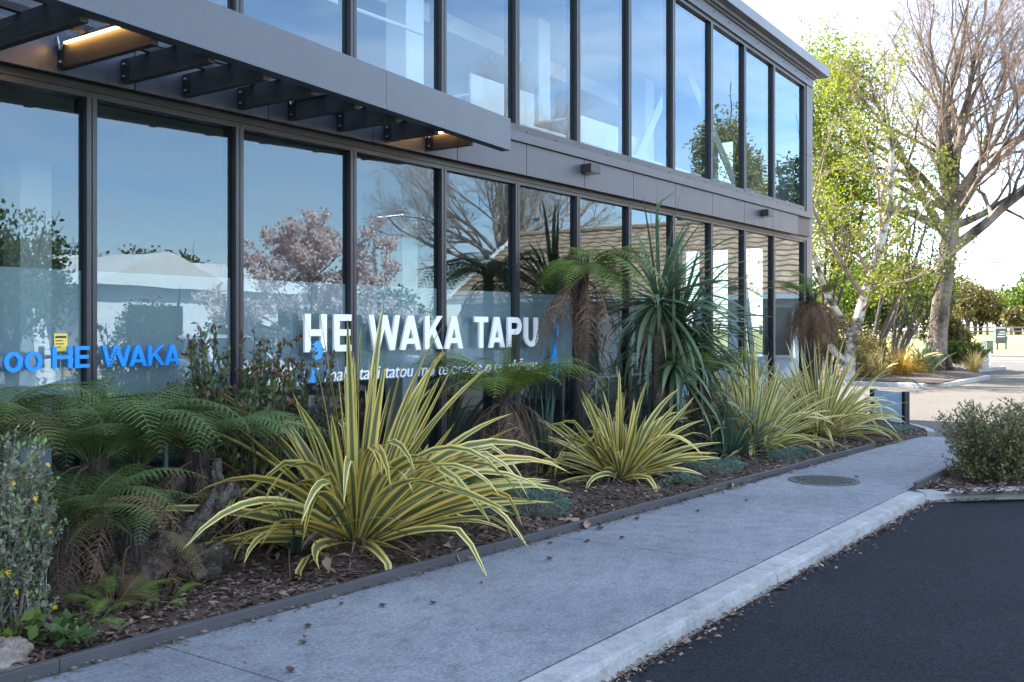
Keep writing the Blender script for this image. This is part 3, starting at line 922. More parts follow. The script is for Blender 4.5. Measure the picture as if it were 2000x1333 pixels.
for i in range(14):
    x = 10.0 + 0.55 * i
    m = MB(); m.tube([(x, YF - 0.03, gt(x) + 0.14), (x, YF - 0.037, gt(x) + 0.14)], 0.011, 6); m.build('screw', 'frame_dark', bld, wp=True)
# corner post and end wall with window openings
m = MB(); m.box(17.205, 17.50, YF - 0.012, YF + 0.2, -0.1, 3.10); m.build('corner_panel', 'cladding', bld, wp=True)
m = MB(); m.box(17.205, 17.50, YF - 0.012, YF + 0.2, 3.105, 4.55); m.build('corner_panel', 'cladding', bld, wp=True)
m = MB(); m.box(17.205, 17.50, YF - 0.012, YF + 0.2, 4.555, 5.77); m.build('corner_panel', 'cladding', bld, wp=True)
YB = 17.0
lowins = [(6.88, 7.27), (7.55, 7.93), (8.12, 8.48)]
upwins = [(7.45, 7.82), (9.5, 12.5)]
m = MB()
for z0, z1, wins in ((-0.1, 3.10, [(a, b, 1.0, 2.98) for a, b in lowins]), (3.10, 5.86, [(a, b, 4.15, 4.98) for a, b in upwins])):
    prev = YF + 0.2
    for (a, b, w0, w1) in wins:
        m.box(17.30, 17.49, prev, a, z0, z1)
        m.box(17.30, 17.49, a, b, z0, w0)
        m.box(17.30, 17.49, a, b, w1, z1)
        prev = b
    m.box(17.30, 17.49, prev, YB, z0, z1)
m.build('end_wall', 'interior_wall', bld, wp=True)
for (wins, w0, w1) in ((lowins, 1.0, 2.98), (upwins, 4.15, 4.98)):
    for a, b in wins:
        m = MB(); m.add([(17.40, a, w0), (17.40, b, w0), (17.40, b, w1), (17.40, a, w1)], [(0, 1, 2, 3)])
        m.build('pane', 'glass', bld, wp=True)
m = MB(); m.box(XL - 0.2, XL - 0.01, YF, YB, -0.1, 6.3); m.build('end_wall', 'interior_wall', bld, wp=True)
# back wall with strip windows
m = MB()
wz = [(-0.1, 4.3)]
m.prism([(XL, 5.3), (17.3, 5.3), (17.3, gt(17.3) + 0.098), (XL, gt(XL) + 0.098)], 'y', YB, YB + 0.2)
for a, b in wz: m.box(XL, 17.3, YB, YB + 0.2, a, b)
for k in range(10):
    x = XL + 2.2 * k
    m.box(x, x + 0.5, YB + 0.002, YB + 0.198, 4.3, 5.3)
m.build('back_wall', 'interior_white', bld, wp=True)
for z0, z1 in ((4.3, 5.3),):
    for k in range(10):
        x0 = XL + 2.2 * k + 0.5; x1 = min(x0 + 1.7, 17.3)
        m = MB(); m.add([(x0, YB + 0.1, z0), (x1, YB + 0.1, z0), (x1, YB + 0.1, z1), (x0, YB + 0.1, z1)], [(0, 1, 2, 3)])
        m.build('pane', 'glass', bld, wp=True)
m = MB(); m.box(XL, 9.6, 9.6, 9.7, 0.05, 3.055); m.build('partition', 'carpet', bld, wp=True)
m = MB(); m.box(XL, 17.3, YF + 0.16, YB, -0.05, 0.05); m.build('floor_slab', 'carpet', bld, wp=True)
m = MB(); m.box(XL, 17.3, YF + 0.16, YB, 3.06, 3.50); m.build('floor_slab', 'ceiling_paint', bld, wp=True)
m = MB(); m.box(XL, 17.3, YF + 0.16, YB, 3.502, 3.53); m.build('carpet_layer', 'carpet', bld, wp=True)
m = MB()
x0, x1 = XL, 17.3
m.add([(x0, YF + 0.16, gt(x0) + 0.10), (x1, YF + 0.16, gt(x1) + 0.10), (x1, YB, gt(x1) + 0.10), (x0, YB, gt(x0) + 0.10),
       (x0, YF + 0.16, gt(x0) + 0.40), (x1 + 0.2, YF + 0.16, gt(x1) + 0.40), (x1 + 0.2, YB + 0.25, gt(x1) + 0.40), (x0, YB + 0.25, gt(x0) + 0.40)],
      [(0, 3, 2, 1), (4, 5, 6, 7), (0, 1, 5, 4), (1, 2, 6, 5), (2, 3, 7, 6), (3, 0, 4, 7)])
m.build('roof_slab', 'interior_white', bld, wp=True)
for x, y, z0, z1 in ((8.5, 7.6, 3.53, 6.1), (12.0, 8.2, 3.53, 5.95), (4.0, 8.0, 3.53, 6.2), (15.4, 8.3, 3.53, 5.8), (5.0, 9.2, 0.05, 3.06), (10.0, 9.0, 0.05, 3.06)):
    m = MB(); m.box(x - 0.15, x + 0.15, y - 0.15, y + 0.15, z0, z1); m.build('column', 'interior_white', bld, wp=True)
# white roof beam and braces
m = MB(); m.add([(XL, 9.0, 5.95 + 0.3), (17.3, 9.0, 5.48), (17.3, 9.2, 5.48), (XL, 9.2, 6.25), (XL, 9.0, 6.5), (17.3, 9.0, 5.72), (17.3, 9.2, 5.72), (XL, 9.2, 6.5)],
      [(0, 3, 2, 1), (4, 5, 6, 7), (0, 1, 5, 4), (1, 2, 6, 5), (2, 3, 7, 6), (3, 0, 4, 7)])
m.build('roof_beam', 'interior_white', bld, wp=True)
for (p, q, w) in (((13.0, 7.3, 3.55), (14.6, 7.3, 5.6), 0.07), ((16.9, 7.0, 3.55), (15.2, 7.3, 5.7), 0.07), ((14.2, 7.0, 0.05), (15.4, 7.0, 3.0), 0.075), ((16.9, 6.8, 0.05), (16.1, 6.8, 3.0), 0.05)):
    m = MB(); m.tube([p, q], w, 4); m.build('brace', 'interior_white', bld, wp=True)
for (p, q) in (((5.2, 6.9, 3.95), (17.2, 6.9, 3.95)), ((5.2, 6.9, 4.6), (8.0, 6.9, 4.6))):
    m = MB(); m.tube([p, q], 0.02, 6); m.build('rail', 'interior_white', bld, wp=True)
for (x0, y0, w, h, lb) in ((9.2, 7.2, 1.3, 0.95, 'white desk screen inside the upper floor beside the white column'), (11.0, 7.0, 1.4, 0.8, 'white desk screen inside the upper floor behind the fourth upper pane'), (12.7, 7.4, 1.2, 0.9, 'white desk screen inside the upper floor before the sloping brace')):
    t = thing('desk', lb, 'desk', (x0, y0, 3.53))
    m = MB(); m.box(0, w, 0, 0.03, 0.1, h); m.build('screen', 'interior_white', t)
    m = MB(); m.box(0, w, 0.035, 0.7, 0.70, 0.73); m.build('top', 'interior_white', t)
    for lx in (0.03, w - 0.07):
        for ly in (0.06, 0.62):
            m = MB(); m.box(lx, lx + 0.04, ly, ly + 0.04, 0, 0.70); m.build('leg', 'steel', t)
for (x0, y0, lb) in ((6.2, 8.2, 'pale desk standing inside the ground floor behind the frosted glass'), (13.2, 7.9, 'pale desk standing inside the ground floor near the end windows')):
    t = thing('desk', lb, 'desk', (x0, y0, 0.05))
    m = MB(); m.box(0, 1.5, 0, 0.7, 0.70, 0.73); m.build('top', 'desk_wood', t)
    for lx in (0.03, 1.43):
        for ly in (0.03, 0.63):
            m = MB(); m.box(lx, lx + 0.04, ly, ly + 0.04, 0, 0.70); m.build('leg', 'steel', t)
# frosted film band stuck inside the ground floor panes
for a, b in bays:
    if a > 9.0: continue
    m = MB(); m.add([(a + 0.04, GY + 0.008, 1.06), (b - 0.04, GY + 0.008, 1.06), (b - 0.04, GY + 0.008, 1.885), (a + 0.04, GY + 0.008, 1.885)], [(0, 1, 2, 3)])
    m.build('frosted_film', 'film', bld, wp=True)

# wall lights on the cladding band
for x, lb in ((9.70, 'black box wall light on the cladding nearer the canopy'), (14.96, 'black box wall light on the cladding near the building corner')):
    t = thing('wall_light', lb, 'wall light', (x, YC - 0.004, 3.306), 'box lights on the cladding band')
    m = MB(); m.box(-0.105, 0.105, -0.135, -0.012, -0.05, 0.05); m.build('housing', 'black_metal', t, bevel=0.004)
    m = MB(); m.box(-0.06, 0.06, -0.012, 0.0, -0.04, 0.04); m.build('bracket', 'black_metal', t)
    m = MB(); m.box(-0.085, 0.085, -0.115, -0.03, -0.053, -0.0505); m.build('lens', 'lamp_glass', t)

# ------------------------------------------------------------------ pergola canopy
can = thing('entrance_canopy', 'grey steel and dark timber pergola canopy fixed to the glass front', 'canopy', (5, 5.95, 3.12))


def fy(x):          # the fascia runs slightly askew
    return 5.412 - 0.1317 * (7.508 - x)


def skew_box(name, x0, x1, off0, off1, z0, z1, mat, bevel=0.0):
    m = MB()
    m.add([(x0, fy(x0) + off0, z0), (x1, fy(x1) + off0, z0), (x1, fy(x1) + off1, z0), (x0, fy(x0) + off1, z0),
           (x0, fy(x0) + off0, z1), (x1, fy(x1) + off0, z1), (x1, fy(x1) + off1, z1), (x0, fy(x0) + off1, z1)],
          [(0, 3, 2, 1), (4, 5, 6, 7), (0, 1, 5, 4), (1, 2, 6, 5), (2, 3, 7, 6), (3, 0, 4, 7)])
    return m.build(name, mat, can, wp=True, bevel=bevel)
skew_box('fascia', -3.4, 5.558, 0, 0.012, 3.151, 3.444, 'canopy_steel')
skew_box('fascia', 5.562, 7.508, 0, 0.012, 3.151, 3.444, 'canopy_steel')
skew_box('lower_flange', -3.4, 7.506, 0.013, 0.10, 3.151, 3.163, 'canopy_steel')
skew_box('upper_flange', -3.4, 7.506, 0.013, 0.10, 3.432, 3.443, 'canopy_steel')
skew_box('end_plate', 7.43, 7.506, 0.013, 0.10, 3.165, 3.430, 'canopy_steel')
bxs = [3.449 + 0.47 * k for k in range(-13, 0)] + [3.449, 3.887, 4.362, 4.838, 5.323, 5.845, 6.402, 6.957]
for k, x in enumerate(bxs):
    m = MB(); m.box(x - 0.024, x + 0.024, fy(x) + 0.014, YC - 0.008, 3.192 if False else 3.120, 3.30)
    # beams pass over the lower flange with a notch
    m = MB()
    y0, y1 = fy(x) + 0.104, YC - 0.008
    m.box(x - 0.024, x + 0.024, y0, y1, 3.120, 3.276)
    m.box(x - 0.024, x + 0.024, fy(x) + 0.014, y0, 3.167, 3.276)
    m.build('beam', 'stained_timber', can, wp=True)
    for zz in (3.158, 3.237):
        m = MB(); m.tube([(x - 0.03, YC - 0.05, zz), (x - 0.044, YC - 0.05, zz)], 0.008, 6); m.build('bolt', 'steel', can, wp=True)
    m = MB(); m.box(x - 0.03, x - 0.025, YC - 0.09, YC - 0.01, 3.133, 3.266); m.build('hanger', 'frame_dark', can, wp=True)
for off in (0.16, 0.42, 0.70):
    xe = 7.48 if off < 0.5 else 6.2
    m = MB()
    x0, x1 = -3.4, xe
    y0, y1 = fy(x0) + off, fy(x1) + off
    m.add([(x0, y0, 3.278), (x1, y1, 3.278), (x1, y1 + 0.045, 3.278), (x0, y0 + 0.045, 3.278), (x0, y0, 3.320), (x1, y1, 3.320), (x1, y1 + 0.045, 3.320), (x0, y0 + 0.045, 3.320)],
          [(0, 3, 2, 1), (4, 5, 6, 7), (0, 1, 5, 4), (1, 2, 6, 5), (2, 3, 7, 6), (3, 0, 4, 7)])
    m.build('purlin', 'stained_timber', can, wp=True)
# clear roofing sheets over the purlins
glass_material('roofing', 0.05, (0.80, 0.86, 0.92))
for k in range(7):
    a = -1.0 + 1.22 * k; b = min(a + 1.20, 7.46)
    m = MB(); vs = []
    n = 24
    for q in range(n + 1):
        x = a + (b - a) * q / n
        z = 3.342 + 0.008 * math.cos(q * math.pi / 2)
        vs += [(x, fy(x) + 0.05, z), (x, YC - 0.02, z + 0.02)]
    m.add(vs, [(2 * q, 2 * q + 2, 2 * q + 3, 2 * q + 1) for q in range(n)])
    m.build('roofing_sheet', 'roofing', can, wp=True)
for bi, lit in ((13, True), (17, False), (20, True), (9, True)):
    x = bxs[bi]
    y0, y1 = fy(x) + 0.16, YC - 0.10
    if bi == 20: y0, y1 = fy(x) + 0.10, YC - 0.06
    m = MB(); m.box(x - 0.052, x - 0.025, y0, y1, 3.267, 3.289); m.build('light_housing', 'steel', can, wp=True)
    m = MB(); m.box(x - 0.046, x - 0.031, y0 + 0.01, y1 - 0.01, 3.2595, 3.2665); m.build('light_tube', 'lit_strip' if lit else 'lamp_glass', can, wp=True)
    m = MB(); m.tube([(x - 0.04, y1, 3.271), (x - 0.045, y1 + 0.04, 3.231), (x - 0.03, y1 + 0.07, 3.271), (x - 0.03, y1 + 0.09, 3.32)], 0.006, 5); m.build('cable', 'steel', can, wp=True)

# ------------------------------------------------------------------ lettering


def glyph(ch, w):
    """bold capital on a height of 1, as a list of polygons that only touch"""
    s = 0.205          # upright stroke
    h = 0.175          # cross stroke
    if ch == 'H': return [[(0, 0), (s, 0), (s, 1), (0, 1)], [(w - s, 0), (w, 0), (w, 1), (w - s, 1)], [(s, .42), (w - s, .42), (w - s, .42 + h), (s, .42 + h)]]
    if ch == 'E': return [[(0, 0), (s, 0), (s, 1), (0, 1)], [(s, 0), (w, 0), (w, h), (s, h)], [(s, .42), (w * .94, .42), (w * .94, .42 + h), (s, .42 + h)], [(s, 1 - h), (w, 1 - h), (w, 1), (s, 1)]]
    if ch == 'T': return [[(0, 1 - h), (w, 1 - h), (w, 1), (0, 1)], [(w / 2 - s / 2, 0), (w / 2 + s / 2, 0), (w / 2 + s / 2, 1 - h), (w / 2 - s / 2, 1 - h)]]
    if ch == 'A':
        c, t = w / 2, s * .62; k = .36
        def inner(z): return s * 1.02 + (c - s * 1.02) * z / (1 - k)
        return [[(0, 0), (s * 1.02, 0), (c, 1 - k), (c, 1), (c - t, 1)], [(w, 0), (c + t, 1), (c, 1), (c, 1 - k), (w - s * 1.02, 0)],
                [(inner(.17), .17), (w - inner(.17), .17), (w - inner(.33), .33), (inner(.33), .33)]]
    if ch == 'W':
        a = w / 4
        q = s * 1.0
        return [[(0, 1), (q, 1), (a + .01, .36), (w / 2 - q * .52, 1), (w / 2 + q * .52, 1), (w - a - .01, .36), (w - q, 1), (w, 1), (w - a + q * .48, 0), (w - a - q * .48, 0), (w / 2, .62), (a + q * .48, 0), (a - q * .48, 0)]]
    if ch == 'K': return [[(0, 0), (s, 0), (s, .30), (s + .11, .46), (w - s * 1.12, 0), (w, 0), (s + .26, .63), (w - .02, 1), (w - s * 1.15, 1), (s, .56), (s, 1), (0, 1)]]
    if ch == 'P':
        ps = [[(0, 0), (s, 0), (s, 1), (0, 1)]]
        cx, cz, ro, ri = w - .29, 1 - .29, .29, .29 - .185
        n = 12
        out = [(s, 1)] + [(cx + ro * math.cos(math.pi / 2 - math.pi * i / n), cz + ro * math.sin(math.pi / 2 - math.pi * i / n)) for i in range(n + 1)] + [(s, cz - ro)]
        inn = [(s, cz + ri)] + [(cx + ri * math.cos(math.pi / 2 - math.pi * i / n), cz + ri * math.sin(math.pi / 2 - math.pi * i / n)) for i in range(n + 1)] + [(s, cz - ri)]
        for i in range(len(out) - 1): ps.append([out[i], out[i + 1], inn[i + 1], inn[i]])
        return ps
    if ch == 'U':
        ps = []
        r = w / 2; n = 14
        out = [(0, 1)] + [(r - r * math.cos(math.pi * i / n), r * .86 - r * .86 * math.sin(math.pi * i / n)) for i in range(n + 1)] + [(w, 1)]
        ri = r - s
        inn = [(s, 1)] + [(r - ri * math.cos(math.pi * i / n), r * .86 - (r * .86 - h) * math.sin(math.pi * i / n)) for i in range(n + 1)] + [(w - s, 1)]
        for i in range(len(out) - 1): ps.append([out[i], out[i + 1], inn[i + 1], inn[i]])
        return ps
    if ch == 'o':
        n = 28; ps = []
        for i in range(n):
            a, b = 2 * math.pi * i / n, 2 * math.pi * (i + 1) / n
            f = lambda r1, r2, t: (w / 2 + r1 * math.cos(t), .5 + r2 * math.sin(t))
            ps.append([f(w / 2, .5, a), f(w / 2, .5, b), f(w / 2 - s * 1.15, .5 - s, b), f(w / 2 - s * 1.15, .5 - s, a)])
        return ps


def lettering(root, items, z0, z1, y0, y1, mat):
    for ch, x0, x1, dz0, dz1 in items:
        H = (z1 + dz1) - (z0 + dz0)
        m = MB()
        for poly in glyph(ch, (x1 - x0) / H):
            m.prism([(x0 + px * H, z0 + dz0 + pz * H) for px, pz in poly], 'y', y0, y1)
        m.build('letter', mat, root, wp=True)


wl_ = thing('wall_lettering', 'large white raised capital lettering across the frosted glass', 'lettering', (7.2, YF, 1.32))
lettering(wl_, [('H', 5.539, 5.778, 0, 0), ('E', 5.86, 6.06, 0, 0), ('W', 6.268, 6.665, 0, 0), ('A', 6.672, 6.948, 0, 0), ('K', 7.006, 7.262, 0, 0), ('A', 7.293, 7.563, 0, 0),
                ('T', 7.746, 7.965, 0, 0), ('A', 7.985, 8.246, 0, 0), ('P', 8.299, 8.545, 0, 0), ('U', 8.60, 8.847, 0, 0)], 1.318, 1.626, YF - 0.034, YF - 0.012, 'white_letter')
bl_ = thing('wall_lettering', 'smaller bright blue capital lettering low on the glass', 'lettering', (3.8, YF, 1.25))
lettering(bl_, [('o', 2.98, 3.095, -.015, -.028), ('o', 3.125, 3.24, -.015, -.028), ('o', 3.252, 3.366, -.015, -.028), ('H', 3.431, 3.564, 0, 0), ('E', 3.582, 3.682, 0, 0), ('W', 3.771, 3.982, 0, 0), ('A', 3.972, 4.105, 0, 0), ('K', 4.115, 4.249, 0, 0), ('A', 4.247, 4.37, 0, 0)],
          1.253, 1.393, YF - 0.034, YF - 0.012, 'blue_letter')


def text_mesh(body, size, shear, spacing, extrude):
    cu = bpy.data.curves.new('lettering_curve', 'FONT')
    cu.body = body; cu.size = size; cu.shear = shear; cu.space_character = spacing; cu.extrude = extrude
    cu.resolution_u = 3
    o = bpy.data.objects.new('lettering_curve', cu)
    col.objects.link(o)
    bpy.context.view_layer.update()
    dg = bpy.context.evaluated_depsgraph_get()
    me = bpy.data.meshes.new_from_object(o.evaluated_get(dg))
    bpy.data.objects.remove(o)
    me.materials.clear()
    return me


sub = thing('wall_lettering', 'thin white italic line of lettering below the large white capitals', 'lettering', (5.60, YF - 0.02, 1.075))
words = ['E', 'mahi', 'tahi', 'tatou', 'mo', 'te', 'oranga', 'o', 'te', 'wh\u0101nau']
SX, span = 5.60, 3.24
mes = [text_mesh(w, 0.165, 0.22, 0.95, 0.004) for w in words]
def ext(me):
    xs = [v.co.x for v in me.vertices]
    return (min(xs), max(xs)) if xs else (0, 0.1)
exs = [ext(me) for me in mes]
gap = 0.055
tot = sum(b - a for a, b in exs) + gap * (len(words) - 1)
kx = span / tot
cx = 0.0
for w, me, (a, b) in zip(words, mes, exs):
    o = add_obj('word', me, 'white_letter', sub, (cx - a * kx, 0, 0), (R(90), 0, 0), (kx, 1.0, 1.0))
    cx += (b - a + gap) * kx
# blue emblem beside the lettering
em = thing('wall_emblem', 'bright blue carved style emblem beside the white lettering, behind the tree fern', 'emblem', (9.2, YF - 0.02, 1.0))
for poly in ([(-.13, -.03), (-.105, .12), (-.075, .20), (-.045, .235), (-.03, .30), (-.005, .345), (.02, .31), (.03, .215), (.055, .19), (.07, .10), (.075, .02), (.055, -.025), (.03, -.02), (.015, .06), (-.005, .12), (-.03, .11), (-.035, .05), (-.06, -.03)],
             [(-.035, .52), (-.005, .515), (.0, .60), (-.02, .655), (-.04, .62)], [(.03, .44), (.06, .43), (.075, .53), (.055, .60), (.032, .55)], [(-.045, .36), (-.025, .37), (-.02, .41), (-.045, .40)]):
    m = MB(); m.prism(poly, 'y', 0.0, 0.012); m.build('emblem_piece', 'blue_letter', em)
em = thing('wall_emblem', 'small light blue scroll emblem behind the largest striped flax', 'emblem', (5.66, YF - 0.042, 1.08))
for poly in ([(-.05, .20), (-.01, .17), (.05, .19), (.075, .25), (.05, .31), (0, .33), (-.045, .30), (-.06, .25)], [(-.10, .0), (-.02, -.01), (.02, .05), (-.01, .12), (-.06, .10), (-.055, .05)], [(.08, .03), (.15, .06), (.13, .15), (.09, .12)]):
    m = MB(); m.prism(poly, 'y', 0.0, 0.006); m.build('emblem_piece', 'light_blue_letter', em)
st = thing('window_sticker', 'small yellow notice sticker on the glass above the blue lettering', 'sticker', (3.53, GY - 0.006, 1.36))
m = MB(); m.box(-.045, .045, 0, 0.002, 0, 0.115); m.build('notice', 'yellow_sticker', st)
for k, (a, b) in enumerate(((-.037, .037), (-.037, .012), (-.037, .02), (-.037, .002))):
    m = MB(); z = 0.085 - 0.02 * k; m.box(a, b, -0.0012, -0.0002, z, z + (0.014 if k == 0 else 0.006)); m.build('print_line', 'ink', st)
vs_ = thing('window_lettering', 'tiny white print on the glass left of the white capitals', 'lettering', (5.12, GY - 0.006, 1.19))
for k, (a, b, z, h) in enumerate(((0, .22, .035, .03), (0.0, .26, 0.0, .014))):
    q = a
    while q < b:
        w = random.uniform(.012, .03)
        m = MB(); m.box(q, q + w, -.001, 0, z, z + h * random.uniform(.7, 1)); m.build('print_mark', 'white_letter', vs_); q += w + .008

# ------------------------------------------------------------------ plant builders


def strap_leaf(L, w, el, bend, pw=1.6, kink=None, twist=0.0, sway=0.0, fold=0.22, n=10, r0=0.0, roll=0.0):
    """strap leaf starting at the origin, heading +X, curving over; returns a mesh with UVs"""
    V, UV = [], []
    x, z, y = r0, 0.0, 0.0
    ds = L / n
    hd = 0.0
    for i in range(n + 1):
        t = i / n
        a = el - bend * t ** pw
        if kink and t > kink[0]: a -= kink[1] * min(1.0, (t - kink[0]) / 0.12)
        a = max(a, -1.45)
        hd = sway * t * t
        ca, sa = math.cos(a), math.sin(a)
        d = np.array([ca * math.cos(hd), ca * math.sin(hd), sa])
        side0 = np.array([-math.sin(hd), math.cos(hd), 0.0])
        up = np.cross(d, side0)
        tw = roll * (1 - 0.55 * t) + twist * t
        side = side0 * math.cos(tw) + up * math.sin(tw)
        nrm = np.cross(d, side)
        ww = w * min(1.0, 0.45 + 2.2 * t) * max(0.0, 1 - t ** 3.2) ** 0.85
        if i == n: ww = w * 0.02
        c = np.array([x, y, z])
        f = fold * (1 - 0.6 * t)
        for q, uu in ((-1, 0.0), (0, 0.5), (1, 1.0)):
            V.append(c + side * (q * ww / 2) + nrm * (abs(q) * ww * f))
            UV.append((uu, t))
        x += d[0] * ds; y += d[1] * ds; z += d[2] * ds
    F = []
    for i in range(n):
        for q in range(2):
            k = i * 3 + q
            F.append((k, k + 1, k + 4, k + 3))
    return np.array(V), np.array(F), np.array(UV)


def make_flax(label, loc, n, Lin, Lout, w, mat, seed, group, height_bias=1.0, spread=0.16, name='flax_plant', extra=(), azr=None, bend=(8, 95), elr=(88, 18), dead=10, kinks=0.16, jit=12):
    rr = random.Random(seed)
    t = thing(name, label, 'flax', loc, group)
    for i in range(n):
        q = (i + 0.5) / n
        az = rr.uniform(0, 2 * math.pi) if azr is None else azr(rr)
        el = R(elr[0] + (elr[1] - elr[0]) * q ** 0.85 + rr.uniform(-jit, jit))
        L = (Lin + (Lout - Lin) * q) * rr.uniform(0.72, 1.06)
        bd = R(bend[0] + (bend[1] - bend[0]) * q ** 1.3) * rr.uniform(0.45, 1.15)
        kk = (rr.uniform(0.45, 0.75), R(rr.uniform(35, 85))) if rr.random() < kinks * (0.4 + q) else None
        V, F, UV = strap_leaf(L, w * rr.uniform(0.75, 1.12), el, bd, rr.uniform(1.3, 2.2), kk, rr.uniform(-0.9, 0.9), rr.uniform(-0.85, 0.85), .16, roll=rr.choice((-1, 1)) * rr.uniform(.3, 1.35))
        me = fast_mesh('leaf', V, F, True, UV, mat)
        rad = spread * math.sqrt(q) * rr.uniform(0.2, 1.0)
        add_obj('leaf', me, None, t, (rad * math.cos(az), rad * math.sin(az), 0.0), (0, 0, az + rr.uniform(-.3, .3)))
    for (az, el, L, bd, ww, kk, tw) in extra:
        V, F, UV = strap_leaf(L, ww * 1.0, R(el), R(bd), 1.6, kk, tw * .5, 0.0, .14, roll=tw * 2.6)
        add_obj('leaf', fast_mesh('leaf', V, F, True, UV, mat), None, t, (0.08 * math.cos(R(az)), 0.08 * math.sin(R(az)), 0.02), (0, 0, R(az)))
    for i in range(dead):
        az = rr.uniform(0, 2 * math.pi)
        V, F, UV = strap_leaf(rr.uniform(.35, .8), w * .45, R(rr.uniform(15, 50)), R(rr.uniform(60, 110)), 1.2, None, rr.uniform(-1.5, 1.5), rr.uniform(-.6, .6), 0.3)
        add_obj('dead_leaf', fast_mesh('dead_leaf', V, F, True, UV, 'dry_leaf'), None, t, (spread * .9 * math.cos(az), spread * .9 * math.sin(az), 0.01), (0, 0, az))
    return t


def frond_mesh(L, el, bend, pw=1.4, npin=26, npl=12, wide=0.19, droop=0.25, curl=0.0, dead=False, seed=0, side_bend=0.0, pw_=0.085):
    """bipinnate fern frond along +X: rachis, paired pinnae, each with paired pinnules"""
    rr = np.random.default_rng(seed)
    M = 40
    pts = np.zeros((M + 1, 3)); dirs = np.zeros((M + 1, 3))
    p = np.zeros(3)
    for i in range(M + 1):
        t = i / M
        a = max(el - bend * t ** pw, -1.52)
        h = side_bend * t * t
        d = np.array([math.cos(a) * math.cos(h), math.cos(a) * math.sin(h), math.sin(a)])
        pts[i] = p; dirs[i] = d
        p = p + d * L / M
    Vs, Fs, off = [], [], 0
    k = np.arange(0, M + 1, 4)
    V, F = tube_arrays([pts[k]], [np.linspace(0.0075, 0.0015, len(k)) * (L / 1.0)], 3)
    Vs.append(V); Fs.append(F); off += len(V)
    P, D, N, LL, W = [], [], [], [], []
    for j in range(npin):
        t = 0.14 + 0.86 * (j + 0.3) / npin
        i = min(M - 1, int(t * M)); fr = t * M - i
        c = pts[i] * (1 - fr) + pts[min(M, i + 1)] * fr
        d = dirs[i]
        sd = np.array([-d[1], d[0], 0.0]); sd /= max(1e-6, np.linalg.norm(sd))
        up = np.cross(d, sd)
        u = (t - 0.14) / 0.86
        lp = L * wide * (min(1.0, 0.35 + 2.3 * u) * (1 - u ** 2.2) + 0.03) * rr.uniform(0.88, 1.08)
        if dead: lp *= rr.uniform(0.6, 1.05)
        for sgn in (-1, 1):
            dr = droop * rr.uniform(0.7, 1.3) + (rr.uniform(0, 0.9) if dead else 0)
            ax = unit(sd * sgn + d * (0.42 + (rr.uniform(-.2, .4) if dead else 0)) - up * dr * 0.4)
            q = np.linspace(0.04, 1.0, npl)
            # the pinna bends down along its length
            dn = np.array([0, 0, -1.0])
            base = c + ax * (lp * q)[:, None] + dn * ((droop + curl) * 0.55 * lp * q ** 2)[:, None]
            tang = unit(ax[None, :] + dn[None, :] * ((droop + curl) * 1.1 * q)[:, None])
            psd = unit(np.cross(tang, up[None, :]))
            ll = lp * pw_ * (1 - 0.88 * q ** 1.5) * (0.95 if dead else 1.0)
            for s2 in (-1, 1):
                P.append(base); D.append(psd * s2 + tang * 0.55 - (up * 0.25)[None, :] + (rr.normal(0, .45, (npl, 3)) if dead else rr.normal(0, .08, (npl, 3))))
                N.append(np.repeat(up[None, :], npl, 0) + 0.02); LL.append(ll); W.append(np.full(npl, lp / npl * 0.62 * (1.15 if dead else 1.0)))
    P = np.concatenate(P); D = np.concatenate(D); N = np.concatenate(N); LL = np.concatenate(LL); W = np.concatenate(W)
    V, F = leaf_quads(P, D, N, np.maximum(LL, 0.004), W, 0.05)
    Vs.append(V); Fs.append(F + off)
    return fast_mesh('frond', np.concatenate(Vs), np.concatenate(Fs))


FROND = {}
for s_ in range(5):
    FROND['arch', s_] = frond_mesh(1.0, R(48 + 6 * s_), R(95 + 12 * s_), 1.25, 24, 11, 0.225, 0.25, seed=s_, side_bend=(-.4, .3, -.15, .45, 0)[s_])
    FROND['flat', s_] = frond_mesh(1.0, R(34 + 5 * s_), R(58 + 8 * s_), 1.4, 24, 11, 0.235, 0.18, seed=20 + s_, side_bend=(.3, -.35, .1, -.1, .2)[s_])
    FROND['hang', s_] = frond_mesh(1.0, R(28 + 9 * s_), R(122 + 6 * s_), 0.7, 25, 11, 0.235, 0.20, seed=40 + s_, side_bend=(.3, -.2, .15, -.3, .1)[s_])
for s_ in range(5):
    FROND['bold', s_] = frond_mesh(1.0, R(36 + 8 * s_), R(120 + 6 * s_), 0.8, 18, 8, 0.24, 0.25, seed=120 + s_, side_bend=(.3, -.2, .15, -.3, .1)[s_], pw_=.105)
    FROND['broad', s_] = frond_mesh(1.0, R(40 + 6 * s_), R(80 + 10 * s_), 1.3, 19, 8, 0.24, 0.22, seed=140 + s_, side_bend=(-.3, .2, -.15, .3, 0)[s_], pw_=.10)
for s_ in range(4):
    FROND['dead', s_] = frond_mesh(1.0, R(-15 + 10 * s_), R(100), 0.45, 26, 9, 0.16, 0.5, 0.4, True, 60 + s_, (.3, -.3, .15, -.15)[s_])
    FROND['young', s_] = frond_mesh(1.0, R(78), R(40 + 10 * s_), 2.2, 26, 11, 0.11, 0.1, seed=80 + s_)


def frond(parent, kind, seed, mat, loc, az, size, tilt=0.0, name='frond'):
    me = FROND[kind, seed].copy() if (mat not in {m.name for m in FROND[kind, seed].materials if m}) and FROND[kind, seed].materials else FROND[kind, seed]
    if me is not FROND[kind, seed]:
        key = (kind, seed, mat)
        if key in FROND:
            bpy.data.meshes.remove(me); me = FROND[key]
        else:
            me.materials.clear(); me.materials.append(MATS[mat]); FROND[key] = me
    elif not me.materials:
        me.materials.append(MATS[mat])
    return add_obj(name, me, None, parent, loc, (tilt, random.uniform(-.12, .12), az), size)


